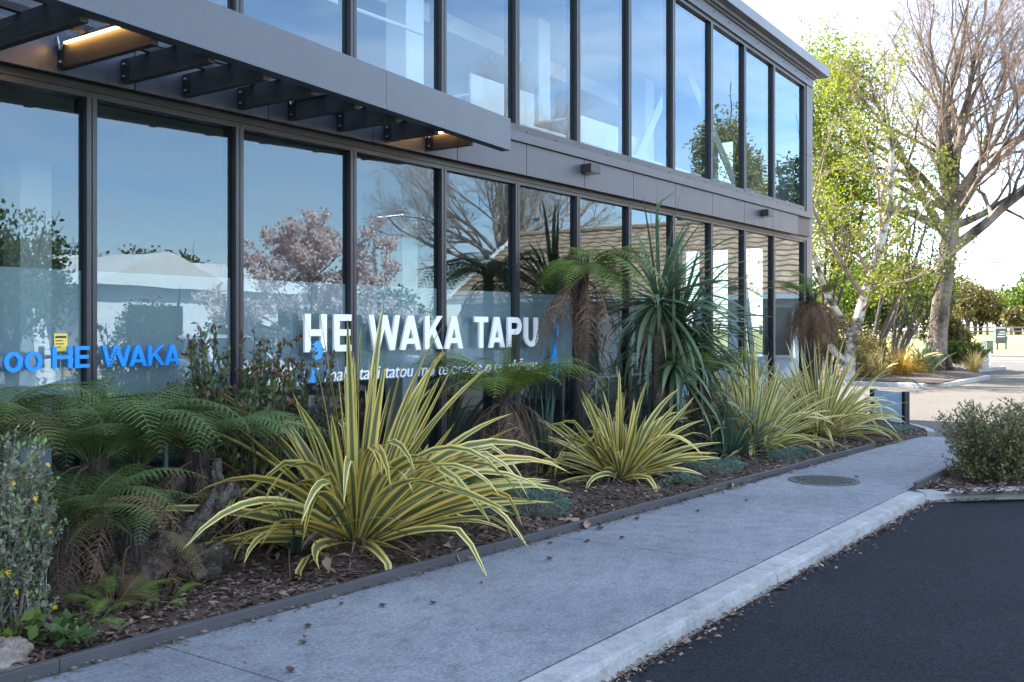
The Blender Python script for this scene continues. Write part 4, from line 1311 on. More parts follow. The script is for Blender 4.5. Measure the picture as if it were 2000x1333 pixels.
def make_fern(label, loc, h, size, n, dead, mat, seed, trunk_r=0.075, lean=(0, 0), kinds=('arch', 'flat'), name='tree_fern', cat='tree fern', turning=0.12, azr=None, group='ferns in the planting bed', young=2, dsize=0.75, short=None):
    rr = random.Random(seed)
    t = thing(name, label, cat, loc, group)
    if h > 0.12:
        m = 9
        pts = [np.array([lean[0] * (i / m) ** 1.4, lean[1] * (i / m) ** 1.4, h * i / m]) for i in range(m + 1)]
        mb = MB()
        sides = 14
        vs = []
        for i, p in enumerate(pts):
            for k in range(sides):
                a = 2 * math.pi * k / sides
                r = trunk_r * (1.25 - 0.3 * i / m) * (1.0 + (0.16 if k % 2 else -0.12)) * rr.uniform(0.93, 1.07)
                vs.append((p[0] + r * math.cos(a), p[1] + r * math.sin(a), p[2]))
        mb.add(vs, [(i * sides + k, i * sides + (k + 1) % sides, (i + 1) * sides + (k + 1) % sides, (i + 1) * sides + k) for i in range(m) for k in range(sides)])
        mb.build('trunk', 'fern_trunk', t)
        # old leaf bases standing off the trunk
        br = []
        for i in range(int(110 * h)):
            z = rr.uniform(0.05, h); a = rr.uniform(0, 6.28)
            c = np.array([lean[0] * (z / h) ** 1.4, lean[1] * (z / h) ** 1.4, z])
            d = np.array([math.cos(a), math.sin(a), 0])
            r = trunk_r * 0.9
            br.append((np.array([c + d * r, c + d * (r + 0.012) + np.array([0, 0, .06]), c + d * (r + .014) + np.array([0, 0, .15])]), np.array([.011, .009, .004])))
        if br: add_obj('leaf_stubs', tubes_mesh('leaf_stubs', br, lambda r: 4), 'fern_trunk', t)['kind'] = 'stuff'
    top = (lean[0], lean[1], h)
    for i in range(n):
        az = 2 * math.pi * (i + rr.uniform(-.35, .35)) / n if azr is None else azr(rr, i, n)
        k = rr.choice(kinds); s = rr.randrange(5)
        fs = 1.0
        if short and abs((math.degrees(az) - short[0] + 180) % 360 - 180) < short[1]: fs = short[2]; k = 'bold'
        mm = 'fern_turning' if rr.random() < turning else mat
        frond(t, k, s, mm, (top[0] + 0.05 * math.cos(az), top[1] + .05 * math.sin(az), top[2] - rr.uniform(0, .05)), az, fs * size * rr.uniform(0.8, 1.1), rr.uniform(-.3, .3))
    for i in range(young):
        az = rr.uniform(0, 6.28)
        frond(t, 'young', rr.randrange(4), mat, top, az, size * rr.uniform(.45, .8), 0)
    for i in range(dead):
        az = 2 * math.pi * (i + rr.uniform(-.4, .4)) / max(1, dead)
        frond(t, 'dead', rr.randrange(4), 'fern_dead', (top[0] + .06 * math.cos(az), top[1] + .06 * math.sin(az), top[2] - rr.uniform(.05, .16)), az, size * dsize * rr.uniform(.75, 1.15), rr.uniform(-.5, .5), 'dead_frond')
    return t


def shrub_arrays(rr, rad, h, n_twigs, per, leaf, asp, base_r=0.12, up=0.5, inner=0.35, zlo=0.05, seg=5, jit=0.5, thick=1.0):
    """twigs fanning from the ground into an ellipsoid, with leaves along their outer part"""
    twigs, P, D = [], [], []
    for i in range(n_twigs):
        # target inside a rounded crown
        a = rr.uniform(0, 2 * math.pi)
        zz = rr.uniform(zlo, 1.0) ** 0.8
        rmax = math.sin(math.pi * min(1, 0.18 + 0.78 * (1 - zz) ** 0.75)) if zz > 0.3 else (0.75 + 0.8 * zz)
        r_ = rad * min(1.0, rmax) * math.sqrt(rr.uniform(0.25, 1)) * rr.uniform(.85, 1.1)
        tgt = np.array([r_ * math.cos(a), r_ * math.sin(a), h * zz * rr.uniform(.9, 1.06)])
        st = np.array([base_r * rr.uniform(-1, 1), base_r * rr.uniform(-1, 1), 0.0]) + tgt * np.array([.35, .35, rr.uniform(0.05, inner)])
        mid = (st + tgt) / 2 + np.array([rr.uniform(-.1, .1) * rad, rr.uniform(-.1, .1) * rad, -0.1 * h * up * 0])
        q = np.linspace(0, 1, seg)[:, None]
        pts = (1 - q) ** 2 * st + 2 * q * (1 - q) * mid + q ** 2 * tgt
        twigs.append((pts, np.linspace(.006, .0015, seg) * (h / 0.8) * thick))
        tq = rr.uniform(0.25, 1.0, per)
        lp = (1 - tq)[:, None] ** 2 * st + 2 * (tq * (1 - tq))[:, None] * mid + tq[:, None] ** 2 * tgt
        dv = unit(tgt - st)
        P.append(lp); D.append(np.repeat(dv[None], per, 0) * 0.6 + rr.normal(0, jit, (per, 3)) + np.array([0, 0, .25]))
    P = np.concatenate(P); D = np.concatenate(D)
    n = len(P)
    L = leaf * rr.uniform(.65, 1.25, n)
    N = rr.normal(0, .5, (n, 3)) + np.array([0, 0, 1.0])
    V, F = leaf_quads(P, D, N, L, L * asp, 0.1)
    return twigs, V, F, P


def make_shrub(name, label, cat, loc, rad, h, n_twigs, per, leaf, asp, mat, stem, seed, group=None, tips=None, flowers=None, **kw):
    rr = np.random.default_rng(seed)
    t = thing(name, label, cat, loc, group)
    twigs, V, F, P = shrub_arrays(rr, rad, h, n_twigs, per, leaf, asp, **kw)
    add_obj('stems', tubes_mesh('stems', twigs, lambda r: 4), stem, t)
    add_obj('foliage', fast_mesh('foliage', V, F), mat, t)
    if tips:
        tmat, k, ls = tips
        ends = np.array([tw[0][-1] for tw in twigs])
        pk = ends[rr.permutation(len(ends))[:max(1, len(ends) // 2)]]
        pp = np.repeat(pk, k, 0) + rr.normal(0, leaf * .35, (len(pk) * k, 3))
        dd = rr.normal(0, .5, pp.shape) + np.array([0, 0, 1.0])
        L = ls * rr.uniform(.6, 1.2, len(pp))
        V, F = leaf_quads(pp, dd, rr.normal(0, 1, pp.shape), L, L * .26, .08)
        add_obj('young_leaves', fast_mesh('young_leaves', V, F), tmat, t)
    if flowers:
        fm, nf, fs = flowers
        for i in range(nf):
            p = P[rr.integers(len(P))]
            for _ in range(30):
                q = P[rr.integers(len(P))]
                if q[1] < -rad * .15 and q[0] > -rad * .6: p = q; break
            m = 5
            a = np.arange(m) * 2 * math.pi / m
            nrm = unit(np.array([rr.normal(.2, .3), -0.8, rr.normal(.4, .3)]))
            u = unit(np.cross(nrm, [0, 0, 1.0])); v = np.cross(nrm, u)
            D = u[None] * np.cos(a)[:, None] + v[None] * np.sin(a)[:, None]
            V, F = leaf_quads(np.repeat(p[None] + nrm[None] * .02, m, 0), D, np.repeat(nrm[None], m, 0), np.full(m, fs), np.full(m, fs * .3), .05)
            add_obj('flower', fast_mesh('flower', V, F), fm, t)
    return t


def make_mat_plant(label, loc, rx, ry, h, n, seed, rz=0.0):
    rr = np.random.default_rng(seed)
    t = thing('groundcover_mat', label, 'groundcover', loc, 'grey green groundcover mats by the edging', rz)
    a = rr.uniform(0, 2 * math.pi, n); q = np.sqrt(rr.uniform(0, 1, n))
    edge = 1 + 0.13 * np.sin(3 * a + seed) + 0.08 * np.sin(7 * a + 2 * seed) + 0.05 * np.sin(13 * a)
    x = rx * q * edge * np.cos(a); y = ry * q * edge * np.sin(a)
    bump = 0.75 + 0.35 * np.sin(x * 17 + seed) * np.sin(y * 19 + 1.3 * seed) + 0.15 * np.sin(x * 41) * np.sin(y * 37)
    z = h * np.sqrt(np.maximum(0.0, 1 - q ** 2.6)) * bump * rr.uniform(.6, 1.05, n)
    P = np.stack([x, y, z], 1)
    D = np.stack([np.cos(a) * q, np.sin(a) * q, np.full(n, .7)], 1) + rr.normal(0, .6, (n, 3))
    L = rr.uniform(.012, .026, n)
    V, F = leaf_quads(P, D, rr.normal(0, 1, (n, 3)), L, L * .24, .1)
    o = add_obj('foliage', fast_mesh('foliage', V, F), 'mat_leaf', t)
    # soil-dark heart under the leaves
    m = MB(); vs = [(0, 0, h * .62)]
    k = 28
    for rI, zz in ((.5, .52), (.88, .18), (.98, -0.02)):
        for i in range(k):
            b = 2 * math.pi * i / k
            e = 1 + 0.13 * math.sin(3 * b + seed) + 0.08 * math.sin(7 * b + 2 * seed)
            vs.append((rx * rI * e * math.cos(b), ry * rI * e * math.sin(b), h * zz))
    fs = [(0, 1 + i, 1 + (i + 1) % k) for i in range(k)]
    for r_ in range(2):
        fs += [(1 + r_ * k + i, 1 + (r_ + 1) * k + i, 1 + (r_ + 1) * k + (i + 1) % k, 1 + r_ * k + (i + 1) % k) for i in range(k)]
    m.add(vs, fs); m.build('mound', 'soil', t, smooth=True)
    return t


def make_grass(name, label, cat, loc, n, L, mat, seed, group=None, width=0.006, el=(88, 35), bend=(20, 120), spread=.06):
    """fine tussock: one part of many blades"""
    rr = random.Random(seed)
    t = thing(name, label, cat, loc, group)
    Vs, Fs, off = [], [], 0
    for i in range(n):
        q = rr.random()
        V, F, _ = strap_leaf(L * rr.uniform(.6, 1.1), width, R(el[0] + (el[1] - el[0]) * q), R(bend[0] + (bend[1] - bend[0]) * q) * rr.uniform(.5, 1.2), 1.5, None, rr.uniform(-1, 1), rr.uniform(-.5, .5), .2, 5)
        a = rr.uniform(0, 6.283); c, s = math.cos(a), math.sin(a)
        V = V @ np.array([[c, s, 0], [-s, c, 0], [0, 0, 1]]) + np.array([spread * c * q, spread * s * q, 0])
        Vs.append(V); Fs.append(F + off); off += len(V)
    add_obj('blades', fast_mesh('blades', np.concatenate(Vs), np.concatenate(Fs), True), mat, t)
    return t


# ------------------------------------------------------------------ planting along the glass
G_FLAX = 'yellow striped flax plants along the glass front'
# directions: the camera sees -Y and -X sides of each plant; azimuth is about +Z from +X
big_extra = (
    # azimuth, elevation, length, bend, width, kink, twist : the long leaves that shape the outline
    (-128, 66, 1.55, 120, .082, None, .3), (-118, 58, 1.35, 105, .08, None, -.3), (-150, 40, 1.35, 62, .08, (.62, R(40)), .3), (175, 30, 1.45, 36, .085, None, .2),
    (165, 50, 1.5, 40, .08, None, -.2), (150, 62, 1.5, 40, .075, None, .4), (-160, 22, 1.3, 20, .085, (.7, R(35)), .2),
    (-40, 26, 1.40, 34, .085, None, .35), (-30, 38, 1.45, 40, .09, None, -.35), (-52, 18, 1.35, 24, .085, None, .25), (-22, 46, 1.5, 38, .085, None, .2), (-66, 45, 1.45, 88, .08, None, .3),
    (-80, 60, 1.35, 125, .08, None, .2), (-95, 66, 1.3, 130, .078, None, -.3), (-58, 52, 1.5, 92, .085, (.6, R(35)), .2), (-44, 40, 1.5, 62, .09, None, .5),
    (100, 84, 1.85, 8, .075, None, .3), (160, 82, 1.72, 10, .075, None, -.2), (20, 80, 1.72, 14, .075, None, .2), (-20, 74, 1.66, 22, .078, None, -.4), (-140, 78, 1.62, 22, .075, None, .3),
    (190, 40, 1.95, 82, .075, None, .3), (205, 52, 1.75, 106, .07, None, .3), (213, 46, 1.6, 94, .07, None, -.3), (197, 30, 1.8, 64, .07, None, .35), (-138, 58, 1.65, 118, .07, None, -.35), (-118, 70, 1.55, 130, .07, None, .3), (-86, 64, 1.5, 120, .07, None, .35), (-72, 50, 1.6, 100, .075, (.55, R(30)), -.3), (-50, 44, 1.65, 84, .075, None, .35), (-38, 50, 1.6, 92, .075, (.6, R(40)), .3), (193, 33, 1.8, 72, .075, None, -.3), (202, 50, 1.4, 98, .075, None, .3), (-127, 62, 1.7, 122, .075, None, .3), (-104, 66, 1.4, 128, .075, None, -.3), (-60, 56, 1.65, 104, .08, None, .4),
    (-28, 32, 1.65, 50, .085, None, .4), (-22, 16, 1.6, 20, .085, None, .4), (170, 22, 1.6, 24, .085, None, -.4), (178, 10, 1.55, 12, .085, None, .4), (-16, 34, 1.6, 24, .085, None, -.4), (-48, 28, 1.55, 52, .085, None, .4), (184, 20, 1.5, 52, .08, None, .35),
    (0, 66, 1.6, 34, .08, None, .2), (-35, 62, 1.55, 30, .08, None, .2))
make_flax('largest yellow striped flax, sprawling over the edging before the lettering', (5.05, 4.98, 0.03), 96, 1.45, 1.3, .074, 'flax_leaf', 3, G_FLAX, extra=big_extra, spread=.24, dead=26, elr=(86, 2), bend=(6, 66), kinks=.36, jit=17)
mid_extra = ((-60, 30, 1.0, 30, .085, None, .3), (-30, 40, 1.1, 34, .08, None, .2), (-75, 55, 1.0, 75, .085, (.5, R(40)), .2), (-110, 76, 1.05, 14, .085, None, .1), (-45, 56, 1.1, 50, .08, None, -.3), (160, 50, .95, 70, .07, None, .2), (-150, 45, .95, 85, .07, None, .2), (-20, 62, 1.15, 40, .08, None, .2), (-38, 20, 1.05, 30, .08, None, .2), (-90, 64, .9, 110, .085, None, .2), (-10, 52, 1.15, 62, .075, None, .2))
make_flax('second yellow striped flax, between the large flax and the manhole', (8.72, 4.95, 0.03), 90, 1.08, 1.0, .070, 'flax_leaf', 8, G_FLAX, extra=mid_extra, spread=.18, dead=22, elr=(86, 4), bend=(6, 75), kinks=.32, jit=17)
make_flax('pale striped flax just right of the dark green tuft', (11.55, 4.72, 0.03), 140, 1.40, 1.1, .055, 'flax_leaf_pale', 21, G_FLAX, spread=.22, dead=16, elr=(88, 20), bend=(6, 120), extra=((-40, 40, 1.15, 50, .08, None, .2), (-70, 60, 1.1, 120, .07, None, .2), (-55, 50, 1.15, 110, .07, None, .2), (-20, 30, 1.1, 26, .075, None, .3)))
make_flax('farthest striped flax beside the small blue sign panel', (13.7, 4.62, 0.03), 140, 1.42, 1.15, .058, 'flax_leaf_pale', 34, G_FLAX, spread=.24, dead=14, elr=(88, 20), bend=(6, 110), extra=((-30, 42, 1.3, 60, .075, None, .2), (-45, 48, 1.35, 95, .075, None, .2), (-20, 50, 1.35, 70, .075, None, .2), (-60, 50, 1.2, 110, .07, None, .3), (-12, 38, 1.35, 40, .08, None, .3)))
make_flax('pale striped flax against the glass behind the other pale flax plants', (13.0, 5.55, 0.03), 70, 1.35, 1.0, .045, 'flax_leaf_pale', 51, G_FLAX, spread=.2, dead=4, elr=(88, 40), bend=(6, 80))
make_flax('dark green narrow leaved tuft between the striped flax plants', (10.85, 4.72, 0.03), 130, .82, .70, .022, 'astelia_leaf', 61, None, name='tuft_plant', spread=.08, dead=26, elr=(88, 18), bend=(10, 60), kinks=.05)
make_flax('small grey green tuft of dry blades beside the weathered log', (4.55, 5.02, 0.03), 30, .62, .5, .026, 'astelia_leaf', 66, None, name='tuft_plant', spread=.06, dead=16, elr=(88, 40), bend=(5, 40), kinks=.05)
make_flax('blue green narrow leaved tuft at the foot of the tall tree fern', (8.75, 5.85, 0.03), 60, .95, .8, .024, 'astelia_leaf', 67, None, name='tuft_plant', spread=.1, dead=4, elr=(85, 15), bend=(5, 50), kinks=.03)

# cabbage tree
ct = thing('cabbage_tree', 'tall green cabbage tree with long arching strap leaves, behind the tree fern', 'cabbage tree', (10.35, 5.38, 0.02))
mb = MB(); mb.tube([(0, 0, -.05), (.02, 0, .5), (.03, .01, 1.1), (.02, .0, 1.75)], [.085, .075, .07, .06], 10); mb.build('trunk', 'grey_bark', ct, smooth=True)
mb = MB(); mb.tube([(0.02, 0, .45), (.14, -.1, .75), (.2, -.14, 1.1)], [.05, .05, .045], 8); mb.build('branch', 'grey_bark', ct, smooth=True)
rr = random.Random(5)
for (cx, cy, cz, nn, L0, top) in ((.02, 0, 1.74, 135, 1.0, True), (.28, -.12, 1.42, 100, 1.0, False), (.02, -.2, 1.0, 80, .95, False)):
    for i in range(nn):
        q = (i + .5) / nn
        az = rr.uniform(0, 6.283) if rr.random() < .55 else R(-48 + rr.uniform(-50, 50))
        el = R((86 if q < .05 else 66 - 112 * q ** .85) + rr.uniform(-14, 14))
        L = L0 * rr.uniform(.75, 1.2) * (1.15 if (q < .07 and top) else 1.0)
        bd = R((8 if q < .05 else 26 + 30 * q) * rr.uniform(.4, 1.4))
        V, F, UV = strap_leaf(L, (.054 if top else .048) * rr.uniform(.8, 1.1), el, bd, 1.7, (rr.uniform(.5, .8), R(rr.uniform(20, 60))) if rr.random() < .1 else None, rr.uniform(-.8, .8), rr.uniform(-.2, .2), .15)
        add_obj('leaf', fast_mesh('leaf', V, F, True, UV, 'cordyline_leaf'), None, ct, (cx + .03 * math.cos(az), cy + .03 * math.sin(az), cz + .16 * (1 - q)), (0, 0, az))
rr2 = random.Random(9)
for i in range(16):
    az = rr2.uniform(0, 6.283)
    V, F, UV = strap_leaf(rr2.uniform(.6, .9), .035, R(-20), R(60), .6, None, rr2.uniform(-1, 1), 0, .2)
    add_obj('dead_leaf', fast_mesh('dead_leaf', V, F, True, UV, 'dry_leaf'), None, ct, (.02, 0, 1.6), (0, 0, az))

# ferns
tf = make_fern('tall tree fern with dark ribbed trunk and brown dead skirt', (8.87, 5.50, 0.02), 2.10, 1.04, 34, 15, 'fern_green', 4, .045, (.03, -.02), ('bold', 'bold', 'broad'), turning=.25, young=0, dsize=.95, short=(165, 75, .62))
make_fern('small tree fern with round brown skirt near the building corner', (15.15, 5.25, 0.02), 1.98, .86, 15, 64, 'fern_green', 14, .065, (.02, 0), ('broad', 'flat'), turning=.25, young=2, dsize=.95)
make_fern('mid green fern with brown lower fronds under the white lettering', (7.30, 5.35, 0.02), .90, .98, 24, 16, 'fern_green', 24, .07, (0, -.02), ('broad', 'flat', 'broad'), turning=.12, young=4, dsize=.85)
make_fern('green fern under the cabbage tree with brown trunk', (10.75, 5.0, 0.02), .98, .88, 20, 10, 'fern_green', 33, .07, (.05, 0), ('flat', 'arch'), turning=.1, young=4)
make_fern('broad dark fern below the blue lettering', (3.35, 5.45, 0.02), .74, 1.0, 28, 14, 'fern_dark', 44, .07, (0, -.03), ('flat', 'arch', 'flat'), turning=.08, young=4, dsize=.85)
make_fern('dark fern spreading beside the red tipped shrub', (4.05, 5.40, 0.02), .72, .88, 20, 16, 'fern_dark', 48, .07, (0, 0), ('flat', 'arch'), turning=.15, young=1, dsize=.9)
make_fern('dark green fern at the picture edge behind the grey shrub', (2.72, 5.55, 0.02), .86, .90, 18, 8, 'fern_dark', 52, .08, (0, 0), ('flat', 'arch'), turning=.1, young=1)
make_fern('low fern drooping over the stump with rusty fronds', (3.35, 5.02, 0.02), .34, .62, 9, 9, 'fern_dark', 55, .06, (0, 0), ('arch', 'hang'), turning=.2, young=0, dsize=1.0)
make_fern('dense dark fern low between the stump and the glass', (3.0, 5.15, 0.02), .42, .80, 22, 5, 'fern_dark', 57, .06, (0, 0), ('flat', 'arch'), turning=.15, young=2)
make_fern('dark fern filling the gap behind the weathered log', (3.75, 5.62, 0.02), .62, .85, 20, 6, 'fern_dark', 58, .06, (0, 0), ('flat', 'arch'), turning=.15, young=2)
for (x, y, s, n, lb, sd) in ((6.75, 5.15, .42, 12, 'low green fern beside the groundcover mat and large flax', 3), (7.2, 5.62, .45, 11, 'low fern against the glass behind the large flax', 4), (11.1, 5.55, .6, 12, 'light green fern by the glass right of the cabbage tree', 5), (12.1, 5.6, .6, 11, 'fern by the glass behind the pale striped flax', 6), (3.02, 4.72, .34, 10, 'small bright fern on the mulch in front of the stump', 7), (2.72, 4.45, .24, 7, 'tiny fern sprouting near the timber edging', 8), (3.2, 4.55, .2, 5, 'little green fern seedling among the leaf litter', 9), (14.6, 5.4, .6, 11, 'fern at the foot of the small corner tree fern', 10)):
    make_fern(lb, (x, y, 0.03), 0.06, s, n, 2, 'fern_green', 100 + sd, name='ground_fern', cat='fern', kinds=('arch', 'flat'), turning=.1, young=1)

# shrubs
G_RED = 'red tipped shrubs against the glass'
make_shrub('red_tip_shrub', 'glossy dark shrub with red tips beside the blue lettering', 'shrub', (4.42, 5.48, 0.02), .46, 1.46, 150, 26, .056, .26, 'shrub_green', 'dark_stem', 5, G_RED, ('red_tip', 8, .045), inner=.5, zlo=.25)
make_shrub('red_tip_shrub', 'red tipped shrub under the first white capital', 'shrub', (5.35, 5.70, 0.02), .34, 1.40, 70, 20, .048, .24, 'shrub_green', 'dark_stem', 6, G_RED, ('red_tip', 9, .045), inner=.5, zlo=.3)
make_shrub('red_tip_shrub', 'red tipped shrub seen between the large flax and second mullion', 'shrub', (4.95, 5.78, 0.02), .28, 1.2, 30, 16, .046, .24, 'shrub_green', 'dark_stem', 7, G_RED, ('red_tip', 9, .045), inner=.5, zlo=.3)
make_shrub('leafy_shrub', 'small dark leafy shrub by the glass at the end windows', 'shrub', (12.2, 5.72, 0.02), .25, 1.05, 36, 16, .045, .26, 'shrub_green', 'dark_stem', 8, None, ('red_tip', 5, .04), inner=.5, zlo=.3)
make_shrub('leafy_shrub', 'dense yellow green low shrub between fern and pale flax', 'shrub', (11.15, 5.05, 0.02), .36, .72, 90, 26, .032, .3, 'deep_leaf', 'dark_stem', 9, None, inner=.5)
make_shrub('corokia_shrub', 'wiry grey shrub with small yellow flowers at the picture edge', 'shrub', (2.40, 4.72, 0.02), .32, .98, 330, 64, .027, .30, 'grey_leaf', 'grey_stem', 12, None, ('fresh_tip', 4, .034), ('yellow_flower', 26, .016), inner=.7, jit=.8, thick=.5)
make_shrub('rounded_bush', 'rounded olive grey bush growing behind the kerb corner', 'bush', (11.15, 1.98, -0.02), .58, .76, 620, 34, .026, .30, 'olive_leaf', 'dark_stem', 15, None, ('grey_leaf', 7, .024), inner=.8, zlo=.03, jit=.8, thick=.5)
make_shrub('rounded_bush', 'second olive grey bush overlapping the rounded one at the edge', 'bush', (12.2, 1.62, -0.02), .55, .84, 420, 32, .026, .30, 'olive_leaf', 'dark_stem', 16, None, ('grey_leaf', 7, .024), inner=.8, zlo=.03, jit=.8, thick=.5)
for (x, y, r_, h, lb, sd) in ((2.35, 4.5, .16, .2, 'low broad leaved plant under the grey shrub', 1), (2.55, 4.38, .13, .16, 'small lobed plant beside the timber edging corner', 2)):
    make_shrub('low_plant', lb, 'plant', (x, y, .01), r_, h, 16, 6, .075, .3, 'bright_leaf' if sd == 1 else 'deep_leaf', 'dark_stem', 30 + sd, None, zlo=.2)

make_mat_plant('grey green groundcover mat between the two nearest flax plants', (6.80, 4.72, 0.01), .50, .34, .15, 6500, 1, 0.2)
make_mat_plant('grey green groundcover mat in front of the dark green tuft', (9.75, 4.42, 0.01), .55, .28, .14, 5000, 2, 0.0)
make_mat_plant('grey green groundcover mat under the pale striped flax', (11.3, 4.18, 0.01), .55, .22, .12, 3500, 3, 0.0)
make_mat_plant('grey green groundcover mat at the bed end below the sign panel', (15.0, 4.15, 0.0), .85, .40, .12, 4500, 4, 0.1)
make_mat_plant('small grey green groundcover mat beside the second flax', (8.75, 4.30, 0.01), .34, .16, .10, 2200, 5, 0.0)

# weathered stump and log
stp = thing('tree_stump', 'gnarled dark stump with pale lichen among the ferns', 'stump', (3.62, 5.25, 0.0))
from mathutils import noise as mnoise


def lumpy(rx, ry, rz, seed, n=44, m=28, amp=.16, zmin=-.9):
    rr = np.random.default_rng(seed); ph = rr.uniform(0, 6.28, 9)
    vs = []
    for j in range(m + 1):
        th = math.pi * j / m
        for i in range(n):
            p = 2 * math.pi * i / n
            d = np.array([math.sin(th) * math.cos(p), math.sin(th) * math.sin(p), math.cos(th)])
            k = 1 + amp * (math.sin(3 * d[0] * 2 + ph[0]) * math.sin(2.5 * d[1] * 2 + ph[1]) + .7 * math.sin(6 * d[2] + ph[2] + 3 * d[0]) + .45 * math.sin(9 * d[0] + ph[3]) * math.sin(10 * d[1] + ph[4]) + .3 * math.sin(16 * d[2] + ph[5]) * math.sin(15 * d[0] + ph[6]))
            dv = Vector(d * 3.1 + seed * 1.7)
            k += .30 * mnoise.noise(dv) + .20 * mnoise.noise(dv * 2.7) + .13 * mnoise.noise(dv * 6.1)
            vs.append((rx * d[0] * k, ry * d[1] * k, max(zmin * rz, rz * d[2] * k)))
    fs = [(j * n + i, j * n + (i + 1) % n, (j + 1) * n + (i + 1) % n, (j + 1) * n + i) for j in range(m) for i in range(n)]
    m_ = MB(); m_.add(vs, fs); return m_
lumpy(.34, .26, .22, 1, 60, 40).build('burl', 'stump_bark', stp, (-.05, .05, .13), smooth=True)
lumpy(.18, .15, .15, 2).build('burl', 'stump_bark', stp, (.20, -.16, .10), smooth=True)
lumpy(.16, .13, .12, 3).build('burl', 'stump_bark', stp, (-.30, -.10, .10), smooth=True)
lumpy(.20, .2, .30, 4).build('burl', 'stump_bark', stp, (.22, .22, .24), smooth=True)
lg = thing('driftwood_log', 'silvery weathered log with a knotted end leaning on the stump', 'log', (3.90, 5.0, 0.08))
def gnarl(pts, rad, seed, sides=18, sub=9):
    rr = np.random.default_rng(seed); P = []; Rr = []
    pts = np.array(pts, float)
    for i in range(len(pts) - 1):
        for k in range(sub):
            t = k / sub
            P.append(pts[i] * (1 - t) + pts[i + 1] * t); Rr.append(rad[i] * (1 - t) + rad[i + 1] * t)
    P.append(pts[-1]); Rr.append(rad[-1])
    V, F = tube_arrays([np.array(P)], [np.array(Rr)], sides)
    c = np.repeat(np.array(P), sides, 0)
    ang = np.tile(np.arange(sides), len(P)); st = np.repeat(np.arange(len(P)), sides)
    k = 1 + .20 * np.sin(ang * 2.1 + st * .35 + seed) + .16 * np.sin(ang * 4.7 - st * .5) + rr.normal(0, .07, len(V))
    k = k + np.array([.28 * mnoise.noise(Vector(v) * 14 + Vector((seed, 0, 0))) + .18 * mnoise.noise(Vector(v) * 40) for v in V])
    V = c + (V - c) * k[:, None]
    m_ = MB(); m_.add(V.tolist(), F.tolist() + [list(range(sides))[::-1], list(range(len(V) - sides, len(V)))]); return m_
gnarl([(-.62, .22, .02), (-.42, .10, .10), (-.22, .02, .20), (-.08, -.04, .33), (.0, -.06, .47)], [.10, .085, .07, .06, .045], 1, 22, 12).build('trunk', 'driftwood', lg, smooth=True)
gnarl([(-.05, -.04, .38), (.02, -.08, .44), (.07, -.11, .465)], [.045, .05, .056], 2).build('knot', 'driftwood', lg, smooth=True)
gnarl([(-.03, -.05, .46), (-.03, -.03, .56), (-.025, -.03, .645)], [.034, .028, .02], 3).build('branch_stub', 'driftwood', lg, smooth=True)
gnarl([(-.66, -.10, -.06), (-.5, -.02, .05), (-.36, .1, .12), (-.2, .2, .2)], [.05, .07, .08, .06], 5, 20, 10).build('root', 'driftwood', lg, smooth=True)
st_ = thing('stone', 'pale brown stone beside the edging at the picture corner', 'stone', (2.25, 4.40, 0.04))
lumpy(.15, .11, .09, 8, amp=.1).build('boulder', 'stone', st_, smooth=True)

# mulch, leaf litter and gutter debris: uncountable small bits


def chips(name, label, n, fx, fz, size, asp, mat, tilt=.5, seed=0, curl=.12):
    rr = np.random.default_rng(seed)
    P = fx(rr, n)
    P = np.concatenate([P, np.array([[fz(x, y)] for x, y in P]) + rr.uniform(.002, .022, (n, 1))], 1)
    a = rr.uniform(0, 6.283, n)
    D = np.stack([np.cos(a), np.sin(a), rr.normal(0, tilt * .6, n)], 1)
    N = np.stack([rr.normal(0, tilt, n), rr.normal(0, tilt, n), np.ones(n)], 1)
    L = size * rr.gamma(4, .25, n)
    V, F = leaf_quads(P, D, N, L, L * asp * rr.uniform(.6, 1.4, n), curl)
    o = add_obj(name, fast_mesh(name, V, F), mat)
    tag(o, label=label, kind='stuff')
    return o


def in_bed(rr, n):
    x = 1.2 + 16.0 * rr.uniform(0, 1, n) ** 1.35
    lo = np.array([bed_lo(v) for v in x])
    y = lo + .03 + (6.1 - lo - .05) * rr.uniform(0, 1, n) ** 1.25
    return np.stack([x, y], 1)
chips('bark_mulch', 'dark bark chip mulch covering the planting bed', 30000, in_bed, bed_z, .042, .17, 'chips', .35, 1)
chips('leaf_litter', 'dry brown fallen leaves scattered over the mulch', 800, in_bed, lambda x, y: bed_z(x, y) + .012, .062, .22, 'litter', .35, 2, .12)


def in_bed2(rr, n):
    x = rr.uniform(9.9, 13.5, n); lo = 2.0 - (x - 9.86) * 1.0
    return np.stack([x, lo + (2.4 - lo) * rr.uniform(0, 1, n)], 1)
chips('bark_mulch', 'bark chips under the rounded bush at the kerb corner', 3000, in_bed2, lambda x, y: -.01, .04, .2, 'chips', .35, 3)


def in_gutter(rr, n):
    t = rr.uniform(0, 1, n)
    x = -1 + t * 11.2
    d = np.abs(rr.exponential(.032, n))
    y = 2.285 - d
    y = np.where(x > 9.72, 2.285 - (x - 9.72) * .93 - d, y)
    k = rr.uniform(0, 1, n) < .2
    return np.stack([x, y], 1)
chips('gutter_debris', 'brown bark crumbs and leaf bits gathered along the kerb foot', 2600, in_gutter, lambda x, y: ASPH + .001, .020, .28, 'chips', .4, 4)
chips('gutter_debris', 'tan leaf flakes gathered along the kerb foot', 600, in_gutter, lambda x, y: ASPH + .004, .022, .3, 'litter', .4, 5)


